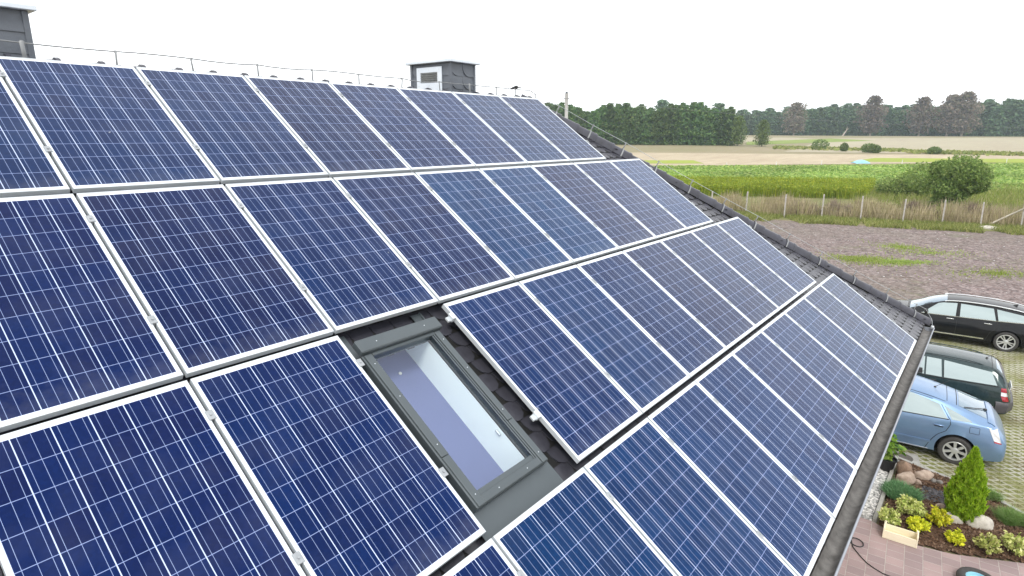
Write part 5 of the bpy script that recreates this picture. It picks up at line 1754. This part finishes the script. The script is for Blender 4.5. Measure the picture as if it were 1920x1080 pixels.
# beet-like crop: clumps of big leaves, denser counting nearer the house
P = np.concatenate([wscatter([at(1240, 346), at(2000, 362), at(2000, 326), at(1240, 326)], 26000, g),
                    wscatter([at(900, 332), at(2000, 330), at(2000, 308), at(900, 315)], 34000, g)])
nn_ = np.sin(P[:, 0] * .9 + P[:, 1] * .35) * .5 + g.normal(size=len(P)) * .5
P[:, 2] = np.array([terrain(x, y) for x, y in P[:, :2]]) + .12 + .26 * g.uniform(0, 1, len(P)) ** .7 + .06 * nn_
M['crop_leaf'] = mat_leaf('crop_leaf', (.20, .33, .07), (.42, .56, .13), (.58, .66, .20), .35, .5, .38, .09)
V = leaves(P, .45, np.array([0, 0, 1.0]), 1.4, .55, g)
tag(quadmesh('crop', V, M['crop_leaf']), 'broad leaved green crop covering the field beyond the fence', 'crop', kind='stuff')
# yellow green strip of tall plants
M['mustard'] = mat_leaf('mustard', (.21, .31, .03), (.36, .46, .045), (.52, .54, .06), .35, .6, .35, .5)
P = wscatter([at(1000, 360), at(1625, 374), at(1640, 352), at(1000, 343)], 30000, g)
P[:, 2] = np.array([terrain(x, y) for x, y in P[:, :2]]) + .02
V = blades(P, 1.25, .085, .16, g)
Q = P.copy(); Q[:, 2] += .42 + .92 * g.uniform(0, 1, len(Q)) ** .6; Q[:, :2] += g.normal(size=(len(Q), 2)) * .2
V2 = leaves(Q[:18000], .17, np.array([0, 0, .4]), 1.6, 1, g)
tag(quadmesh('yellow_green_plants', np.concatenate([V, V2]), M['mustard']), 'tall yellow green plants in a strip behind the dry grass', 'plants', kind='stuff')

# ---------------- fence
FB = [(1262, 398), (1333, 399), (1398, 401), (1470, 408), (1540, 409), (1613, 414), (1692, 418), (1766, 421), (1838, 426), (1914, 428)]
FP = [np.array(at(*q, 0)) for q in FB]
d0 = FP[0] - FP[1]; d0 = d0 / np.linalg.norm(d0) * 3.8; FP = [FP[0] + d0 * k for k in (7, 6, 5, 4, 3, 2, 1)] + FP
d1 = FP[-1] - FP[-2]; FP = FP + [FP[-1] + d1, FP[-1] + 2 * d1]
fence = tag(empty('fence', tuple(FP[5])), 'wire mesh fence on weathered concrete posts between the gravel yard and the dry grass', 'fence')
fo = -Vector(FP[5])
def fpart(mb, name, mat):
    o = mb.build(name, mat, fence); o.location = fo; return o
g = np.random.default_rng(71)
tops = []
for p in FP:
    t_ = Vector(p) + Vector((g.normal() * .03 + .03, g.normal() * .03 + .04, 2.02 + g.uniform(-.06, .1))); tops.append(t_)
    mb = MB(); a = .050; q0 = Vector(p) - Vector((0, 0, .05)); rows = []
    for c in (q0, q0.lerp(t_, .97), t_):
        k = a if c is not t_ else a * .6
        rows.append([c + Vector((x * k, y * k, 0)) for x, y in ((-1, -1), (1, -1), (1, 1), (-1, 1), (-1, -1))])
    mb.grid(rows); mb.add(rows[-1][:4], [(0, 1, 2, 3)])
    o = fpart(mb, 'post', M['concrete_post']); fixn(o)
M['weeds_wire'] = mat_plain('weeds_wire', (.17, .15, .13), .7, .2)
for hgt in (.3, .7, 1.1, 1.5, 1.8):
    mb = MB(); mb.tube([Vector(p).lerp(t_, hgt / 2.02) + Vector((-.05, 0, 0)) for p, t_ in zip(FP, tops)], .0035, 4)
    fpart(mb, 'wire', M['weeds_wire'])
M['pale_wood'] = mat_plain('pale_wood', (.50, .46, .38), .8, 0, (.38, .34, .27), 9, .2, 40)
b0 = Vector(at(1848, 424, .05)); b1 = Vector(FP[16]) + Vector((0, -.3, 1.8))
mb = MB(); mb.tube([b0, b0.lerp(b1, .5) + Vector((0, 0, .02)), b1], .068, 8)
tag(mb.build('wooden_pole', M['pale_wood'], smooth=True), 'pale wooden pole leaning against the fence at the right', 'pole')
rb_ = at(1852, 427, .1)
bm = bmesh.new(); bmesh.ops.create_icosphere(bm, subdivisions=2, radius=.62)
for v in bm.verts: v.co = Vector((v.co.x * .6, v.co.y * 1.5, max(-.1, v.co.z * .35))) * (1 + .3 * mnoise.noise(v.co * 3))
me = bpy.data.meshes.new('rubble_heap'); bm.to_mesh(me); bm.free()
o = finish('rubble_heap', me, M['rock_pale'], None, True); o.location = (rb_[0], rb_[1], .05)
tag(o, 'small pale heap of rubble at the foot of the leaning pole', 'rubble heap')

# dry grass and weeds along the fence
g = np.random.default_rng(81)
def along(n, d0_, d1_, rng):
    k = rng.uniform(.6, len(FP) - 1.01, n); i = k.astype(int); f = (k - i)[:, None]
    F = np.array(FP)
    P = F[i] * (1 - f) + F[i + 1] * f
    dr = F[i + 1] - F[i]; nrm = np.stack([-dr[:, 1], dr[:, 0], np.zeros(n)], 1); nrm /= np.linalg.norm(nrm, axis=1, keepdims=True)
    nrm *= -np.sign(nrm[:, :1] * -1)          # away from the house
    P = P + nrm * rng.uniform(d0_, d1_, n)[:, None]
    P[:, 2] = 0
    return P, k
M['dry_grass'] = mat_leaf('dry_grass', (.42, .35, .21), (.66, .57, .37), (.34, .35, .13), .3, .7, .3, .6)
M['weeds'] = mat_leaf('weeds', (.26, .195, .165), (.40, .32, .25), (.34, .30, .17), .2, .8, .35, .8)
M['verge'] = mat_leaf('verge', (.17, .21, .05), (.31, .33, .09), (.42, .38, .17), .3, .7, .25, .7)
P, k = along(23000, .1, 7.5, g)
hh = 1.4 * (.55 + .55 * (np.sin(k * 3.7) * .5 + .5) * (np.sin(k * 9.1 + P[:, 0]) * .3 + .7))
tag(quadmesh('dry_grass', blades(P, hh, .06, .22, g), M['dry_grass']), 'tall dry straw coloured grass growing along the fence', 'grass', kind='stuff')
P, k = along(28000, -3.9, .6, g)
tag(quadmesh('verge_grass', blades(P, .32, .06, .45, g), M['verge']), 'short yellow green verge grass in front of the fence', 'grass', kind='stuff')
M['weedy_green'] = mat_leaf('weedy_green', (.20, .27, .05), (.36, .42, .10), (.46, .43, .20), .3, .7, .3, .5)
P = wscatter([at(1600, 404), at(2050, 424), at(2050, 350), at(1600, 352)], 15000, g)
P[:, 2] = 0
tag(quadmesh('meadow_grass', blades(P, .75, .07, .4, g), M['weedy_green']), 'yellow green unmown grass around the foot of the large bush', 'grass', kind='stuff')
# brownish weed thickets
def thicket(px, py, w, h, seed, label, mat=None, n=2600):
    p = at(px, py, 0); g = np.random.default_rng(seed)
    root = tag(empty('weed_thicket', tuple(p)), label, 'weeds', 'weed thickets behind the fence')
    q, d = sphere_pts(n, g, .1)
    P = q * np.array([1.4, w / 2, h * .6]); P[:, 2] = np.abs(P[:, 2]) * (.8 + .3 * np.sin(P[:, 1] * 4))
    V = np.concatenate([blades(P, .42, .035, .45, g), leaves(P, .11, None, 1.8, 1, g)])
    quadmesh('foliage', V, mat or M['weeds'], root)
    s = MB()
    for k in range(16):
        y = g.uniform(-w / 2, w / 2) * .8; s.tube([(0, y, 0), (.1 * g.normal(), y + .1 * g.normal(), h * .8)], [.012, .005], 4)
    s.build('stems', M['twig'], root)
thicket(1500, 402, 3.74, 1.62, 91, 'grey brown weed thicket behind the fence at the left end')
thicket(1567, 404, 3.24, 1.93, 92, 'tallest grey brown weed thicket, left of the straw coloured mound')
thicket(1640, 406, 4.48, 2.18, 93, 'straw coloured weed mound behind the fence, left of the big bush', M['dry_grass'], 3200)
thicket(1718, 406, 3.24, 1.93, 94, 'reddish brown weed thicket just left of the big bush')
thicket(1830, 412, 3.74, 1.99, 95, 'reddish brown weed thicket just right of the big bush')

# grass patches on the yard
def gpatch(px, py, rx, ry, n, seed, label):
    p = at(px, py, 0); g = np.random.default_rng(seed)
    a = g.uniform(0, 6.28, n); n = int(n * .6); a = a[:n]; r = np.abs(g.normal(0, .75, n)) * (1 + .3 * np.sin(a * 3 + seed) + .15 * np.sin(a * 7))
    # elongated across the view
    dx = CROT[:, 0]; dy = np.array([-dx[1], dx[0], 0])
    P = p + (np.cos(a) * r * rx)[:, None] * dx + (np.sin(a) * r * ry)[:, None] * dy
    P[:, 2] = .004
    tag(quadmesh('grass_patch', blades(P, .085, .042, .6, g), M['yard_grass']), label, 'grass patch', kind='stuff')
M['yard_grass'] = mat_leaf('yard_grass', (.22, .34, .06), (.36, .46, .10), (.42, .45, .18), .3)
gpatch(1615, 487, 1.49, 1.12, 5000, 101, 'fresh green grass patch on the gravel nearest the roof hip')
gpatch(1688, 492, 1.42, 0.598, 4000, 102, 'narrow fresh green grass patch on the gravel, right of the bigger one')
gpatch(1690, 464, 1.64, 1.49, 1700, 103, 'thin grass patch on the gravel farther towards the fence')
gpatch(1870, 513, 2.39, 1.31, 1600, 104, 'sparse grass on the gravel near the right edge')
gpatch(1745, 475, 2.69, 1.12, 1000, 105, 'sparse weeds on the gravel in the middle of the yard')

T = pebble_mesh(400, (27, 54), (-14, 16), .01, .05, 77)
tag(quadmesh('stones', T, M['pebble'], k=3), 'scattered pale stones lying on the reddish gravel yard', 'stones', kind='stuff')

# ---------------- big bush and a lower one
M['bush'] = mat_leaf('bush', (.14, .24, .06), (.30, .42, .11), (.43, .52, .18), .4, .55, .3, .8)
M['bark_dark'] = mat_plain('bark_dark', (.13, .105, .085), .9, 0, (.085, .07, .055), 6, .4, 20)
def bush(px, py, w, h, seed, label, n=13000, leaf=.10, whisk=70):
    p = at(px, py, 0); g = np.random.default_rng(seed)
    root = tag(empty('bush', tuple(p)), label, 'bush')
    P = []
    lobes = [(g.normal(size=3) * np.array([w * .20, w * .25, h * .17]) + np.array([0, 0, h * .50]), g.uniform(.20, .36) * w) for _ in range(15)]
    m = n // len(lobes)
    D = []
    for c, r in lobes:
        q, d = sphere_pts(m, g, .45); P.append(c + q * np.array([r, r, r * .85])); D.append(d)
    P = np.concatenate(P); D = np.concatenate(D)
    s = MB(); WP = []; WD = []
    for k in range(whisk):
        a = g.uniform(0, 6.28); e = g.uniform(.25, 1.35)
        d = np.array([math.cos(a) * math.cos(e), math.sin(a) * math.cos(e), math.sin(e)])
        st_ = np.array([0, 0, h * .25]); L = (w * .47 * math.cos(e) ** 2 + h * .73 * math.sin(e) ** 2) * g.uniform(.85, 1.12)
        tip = st_ + d * L + np.array([0, -.25, .1])
        s.tube([(d[0] * .1, d[1] * .1, 0), st_ + d * L * .5, tip], [.03, .015, .006], 4)
        for _ in range(34):
            f = g.uniform(.55, 1.0); WP.append(st_ + (tip - st_) * f + g.normal(size=3) * .10); WD.append(d)
    s.build('branches', M['bark_dark'], root)
    P = np.concatenate([P, np.array(WP)]); D = np.concatenate([D, np.array(WD)])
    ok = P[:, 2] > .05; P, D = P[ok], D[ok]
    quadmesh('foliage', leaves(P, leaf, D * .5, 2.0, 1.0, g), M['bush'], root)
bush(1788, 392, 4.9, 5.3, 111, 'large dark green bush with wispy shoots standing behind the fence', 19000, .145, 150)
bush(1702, 371, 4.0, 2.2, 112, 'lower green bush spreading left of the large bush', 8000, .145, 40)

# ---------------- small things in the fields
M['tent'] = mat_plain('tent', (.22, .50, .62), .5, 0, (.30, .56, .66), 2)
p = at(1613, 306.5)
root = tag(empty('tent', tuple(p), (0, 0, math.atan2(CROT[1, 0], CROT[0, 0]))), 'pale blue low tent like cover lying at the edge of the crop field', 'tent')
tb = MB(); rows = []
for j in range(9):
    v = j / 8; x = -1.7 + 3.4 * v; hh_ = .85 * math.sin(PI * min(1, v * .86 + .04)) ** .8
    rows.append([(x, 1.2 * math.cos(PI * k / 8), hh_ * math.sin(PI * k / 8) ** .8 + .02) for k in range(9)])
tb.grid(rows); o = tb.build('cover', M['tent'], root, smooth=True); fixn(o)
wv = MB(); wv.box((.8, -.85, .42), (.4, .04, .2), Matrix.Rotation(.5, 3, 'X')); wv.build('opening', M['white_paint'], root)
for px, py in ((1362, 314), (1455, 312), (1540, 309), (1691, 308), (1828, 306), (1887, 305)):
    p = at(px, py); mb = MB(); mb.box((p[0], p[1], p[2] + .5), (.12, .12, 1.0), bev=.02)
    tag(mb.build('stake', M['white_paint']), 'short white marker stake at the edge of the crop field', 'stake', 'white stakes along the field edge')

# ---------------- trees
def tree_proto(kind, seed):
    g = np.random.default_rng(seed)
    root = empty('tree')
    H = 1.0
    if kind == 'grove':   n, hb, w, mat, lf = 2300, .05, .19, M['leaf_grove'], .040
    elif kind == 'far':   n, hb, w, mat, lf = 1500, .04, .22, M['leaf_far'], .050
    elif kind == 'light': n, hb, w, mat, lf = 2600, .10, .25, M['leaf_light'], .036
    else:                 n, hb, w, mat, lf = 2800, .16, .36, M['leaf_rust'], .040
    P = []; D = []
    tiers = 22 if kind != 'rust' else 16
    for k in range(tiers):
        t = (k + g.uniform(0, 1)) / tiers
        z = hb + (1 - hb) * t
        if kind == 'rust': rr_ = w * (math.sin(PI * (.15 + .8 * t)) ** .6) * g.uniform(.55, 1.1)
        else: rr_ = w * (1 - t ** 3.0) ** .6 * g.uniform(.55, 1.15) + .02
        a = g.uniform(0, 6.28)
        cs = [(0, 0)] + [(math.cos(a + q * 2.1) * rr_ * .62, math.sin(a + q * 2.1) * rr_ * .62) for q in range(3)]
        for cx, cy in cs:
            m = n // (tiers * 4)
            q, d = sphere_pts(m, g, .35)
            s = rr_ * .55 + .02
            P.append(q * np.array([s, s, s * .65]) + np.array([cx, cy, z - .02])); D.append(d)
    P = np.concatenate(P); D = np.concatenate(D)
    P[:, 2] = np.minimum(P[:, 2], 1.0 + g.normal(size=len(P)) * .01)
    quadmesh('crown', leaves(P, lf, D * .7 + np.array([0, 0, .3]), 1.35, 1.0, g), mat, root)
    tk = MB()
    bend = g.normal(size=2) * .02
    tk.tube([(0, 0, -.02), (bend[0] * .5, bend[1] * .5, .35), (bend[0], bend[1], .8)], [.018 if kind != 'rust' else .024, .013, .004], 6)
    for k in range(7):
        a = g.uniform(0, 6.28); z = g.uniform(.25, .7)
        tk.tube([(bend[0] * z, bend[1] * z, z), (math.cos(a) * w * .7, math.sin(a) * w * .7, z + .12)], [.007, .003], 4)
    tk.build('trunk', M['trunk_pale'] if kind in ('rust',) else M['bark_dark'], root)
    return root
M['leaf_grove'] = mat_leaf('leaf_grove', (.07, .155, .05), (.155, .27, .085), (.24, .33, .11), .3, .6, .4, 6)
M['leaf_far'] = mat_leaf('leaf_far', (.075, .15, .075), (.155, .25, .12), (.21, .29, .14), .3, .6, .4, 5)
M['leaf_light'] = mat_leaf('leaf_light', (.11, .19, .05), (.21, .30, .085), (.28, .36, .12), .3, .6, .4, 6)
M['leaf_rust'] = mat_leaf('leaf_rust', (.20, .155, .125), (.31, .25, .20), (.23, .235, .15), .25, .7, .35, 5)
M['trunk_pale'] = mat_plain('trunk_pale', (.36, .31, .26), .9, 0, (.27, .23, .19), 6)
protos = {k: [tree_proto(k, 200 + 10 * i + j) for j in range(c)] for i, (k, c) in enumerate((('grove', 4), ('far', 4), ('light', 2), ('rust', 3)))}
PK = {id(p): children(p) for L in protos.values() for p in L}
used = set()
def plant(kind, px, dist, h, label, cat='tree', group=None, wide=1.0, rng=random):
    pr = rng.choice(protos[kind])
    if id(pr) in used: o = copy_tree(pr, PK[id(pr)])
    else: used.add(id(pr)); o = pr
    p = polar(px, dist)
    o.location = (p[0], p[1], p[2] - .1); o.scale = (h * wide, h * wide, h)
    o.rotation_euler = (0, 0, rng.uniform(0, 6.28))
    tag(o, label, cat, group)
    for k in children(o): pass
    return o
tr_ = random.Random(5)
for row, dist in enumerate((276, 288, 302)):
    px = 560 + row * 7
    while px < 1375 - row * 6:
        f = max(0, (px - 1010) / 365)
        h = (16.6 + 1.5 * math.sin(px * .05)) * tr_.uniform(.86, 1.10) * (1 - .06 * f)
        plant('grove', px, dist + tr_.uniform(-3, 3), h, 'dark green tree in the dense grove that stands nearest behind the roof', 'tree', 'trees of the near grove', 1.12, tr_)
        px += tr_.uniform(11, 17) * (2.2 if px < 985 else 1)
plant('light', 1384, 272, 12.2, 'paler green tree at the right edge of the near grove', wide=1.05, rng=tr_)
plant('light', 1430, 268, 10.6, 'single pale green tree standing free in the field between the grove and the wood', wide=1.15, rng=tr_)
for row, dist in enumerate((520, 536, 556)):
    px = 1385 + row * 6
    while px < 2020:
        h = (18.8 + 1.2 * math.sin(px * .021) + row * 1.5 + 2.2 * max(0, (px - 1500) / 420)) * tr_.uniform(.84, 1.08)
        plant('far', px, dist + tr_.uniform(-5, 5), h, 'blue green tree in the distant wood along the horizon', 'tree', 'trees of the distant wood', 1.25, tr_)
        px += tr_.uniform(12.5, 19)
for px, h, lab in ((1488, 23.5, 'rusty brown tree leaning out of the distant wood, farthest left of the brown ones'),
                   (1631, 27.0, 'rusty brown tall tree in the middle of the distant wood'),
                   (1722, 25.5, 'rusty brown broad tree in the distant wood, left of the pair of brown trees'),
                   (1775, 26.5, 'rusty brown tree with pale trunk, left one of the close pair'),
                   (1802, 28.0, 'rusty brown tallest tree with pale trunk, right one of the close pair')):
    plant('rust', px, 500, h, lab, wide=1.05, rng=tr_)
plant('far', 1238, 430, 24, 'tree top rising behind the near grove', wide=1.3, rng=tr_)
plant('far', 1344, 430, 21.5, 'tree top rising behind the right end of the near grove', wide=1.5, rng=tr_)
for L in protos.values():                # kinds never planted
    for p_ in L:
        if id(p_) not in used:
            for k in PK[id(p_)]: bpy.data.objects.remove(k)
            bpy.data.objects.remove(p_)
# dead leaning trunk at the edge of the far wood
p = polar(1579, 470)
mb = MB(); q = Vector(p); mb.tube([q - Vector((0, 0, .3)), q + Vector((1.5, -1.8, 3.6)), q + Vector((1.7, -2.2, 6.4))], [.5, .4, .15], 7)
mb.tube([q + Vector((1.4, -1.6, 3.4)), q + Vector((2.2, -3.2, 5.4))], [.25, .1], 6)
tag(mb.build('dead_trunk', M['trunk_pale'], smooth=True), 'pale bare dead trunk leaning at the edge of the distant wood', 'dead tree')
# small field bushes
def fbush(px, py, w, h, seed, label):
    p = at(px, py); g = np.random.default_rng(seed)
    root = tag(empty('field_bush', tuple(p)), label, 'bush', 'small bushes along the field boundary')
    P, d = sphere_pts(700, g, .4); P = P * np.array([w / 2, w / 2, h * .55]) + np.array([0, 0, h * .45]); P[:, 2] = np.abs(P[:, 2])
    quadmesh('foliage', leaves(P, .34, d * .5, 1.5, 1, g), M['leaf_light'], root)
    s = MB(); s.tube([(0, 0, -.1), (0, 0, h * .6)], [.15, .05], 5); s.build('stem', M['bark_dark'], root)
fbush(1537, 281, 5.72, 3.74, 301, 'round bush on the field boundary, farthest left')
fbush(1582, 284, 2.64, 2.86, 302, 'narrow bush on the field boundary beside the round one')
fbush(1628, 286, 4.84, 2.97, 303, 'wider bush on the field boundary above the blue tent')
fbush(1641, 287, 3.3, 2.53, 304, 'small bush touching the wider bush above the blue tent')
fbush(1751, 289, 3.85, 2.2, 305, 'low bush on the field boundary above the large bush')
g = np.random.default_rng(311)
n_ = 4200
px = g.uniform(1450, 2050, n_); P = []
for x in px:
    y = 277.5 + (x - 1450) * .024 + g.normal() * 1.0 + (2.0 if x > 1700 else 0)
    P.append(at(x, y))
P = np.array(P); P[:, 2] += .3
tag(quadmesh('ditch_weeds', leaves(P, .9, np.array([0, 0, .4]), 1.4, 1, g), M['rough_leaf'] if 'rough_leaf' in M else M['verge']), 'rough weeds along the ditch between the two fields', 'weeds', kind='stuff')

# ---------------- power line
M['pole_pale'] = mat_plain('pole_pale', (.88, .89, .88), .85, 0, (.78, .79, .78), 6, .2, 40)
pb = CAM + ray(1063, 260) * 57; pb[2] = 0
ptop = CAM + ray(1062.5, 175.5) * 57
root = tag(empty('utility_pole', tuple(pb)), 'pale concrete utility pole rising behind the roof hip', 'utility pole')
mb = MB(); mb.tube([(0, 0, -.2), (ptop[0] - pb[0], ptop[1] - pb[1], ptop[2])], [.24, .15], 12); mb.build('pole', M['pole_pale'], root, smooth=True)
mb = MB(); mb.lathe([(.13, 0), (.13, .12), (.05, .2)], (ptop[0] - pb[0], ptop[1] - pb[1], ptop[2] - .02), 10); mb.box((ptop[0] - pb[0], ptop[1] - pb[1], ptop[2] - .45), (.3, .3, .12)); mb.build('pole_cap', M['dark_metal'], root)
M['wire'] = mat_plain('wire', (.16, .16, .17), .6)
def span(a, b_, sag, label):
    pts = []
    for i in range(25):
        t = i / 24; q = a * (1 - t) + b_ * t; pts.append((q[0], q[1], q[2] - sag * 4 * t * (1 - t)))
    mb = MB(); mb.tube(pts, .016, 4)
    tag(mb.build('power_line', M['wire']), label, 'power line')
q0 = np.array([ptop[0], ptop[1], ptop[2] - .45])
e1 = CAM + ray(2050, 236) * 120
span(q0, e1, 1.2, 'thin power line running from the pole to the right across the distant wood')
e2 = CAM + ray(900, 196) * 100
span(q0, e2, .6, 'thin power line running from the pole to the left behind the roof')

# ---------------- haze
hz, n, b = newmat('haze')
n.nodes.remove(b)
pv = n.nodes.new('ShaderNodeVolumePrincipled')
pv.inputs['Color'].default_value = (.74, .86, 1.0, 1)
pv.inputs['Density'].default_value = .00027
pv.inputs['Anisotropy'].default_value = .2
n.links.new(pv.outputs[0], n.nodes['Material Output'].inputs['Volume'])
hb_ = MB(); hb_.box((330, 40, 22.5), (900, 1100, 47))
if USE_HAZE:
    tag(hb_.build('haze', hz), kind='stuff')
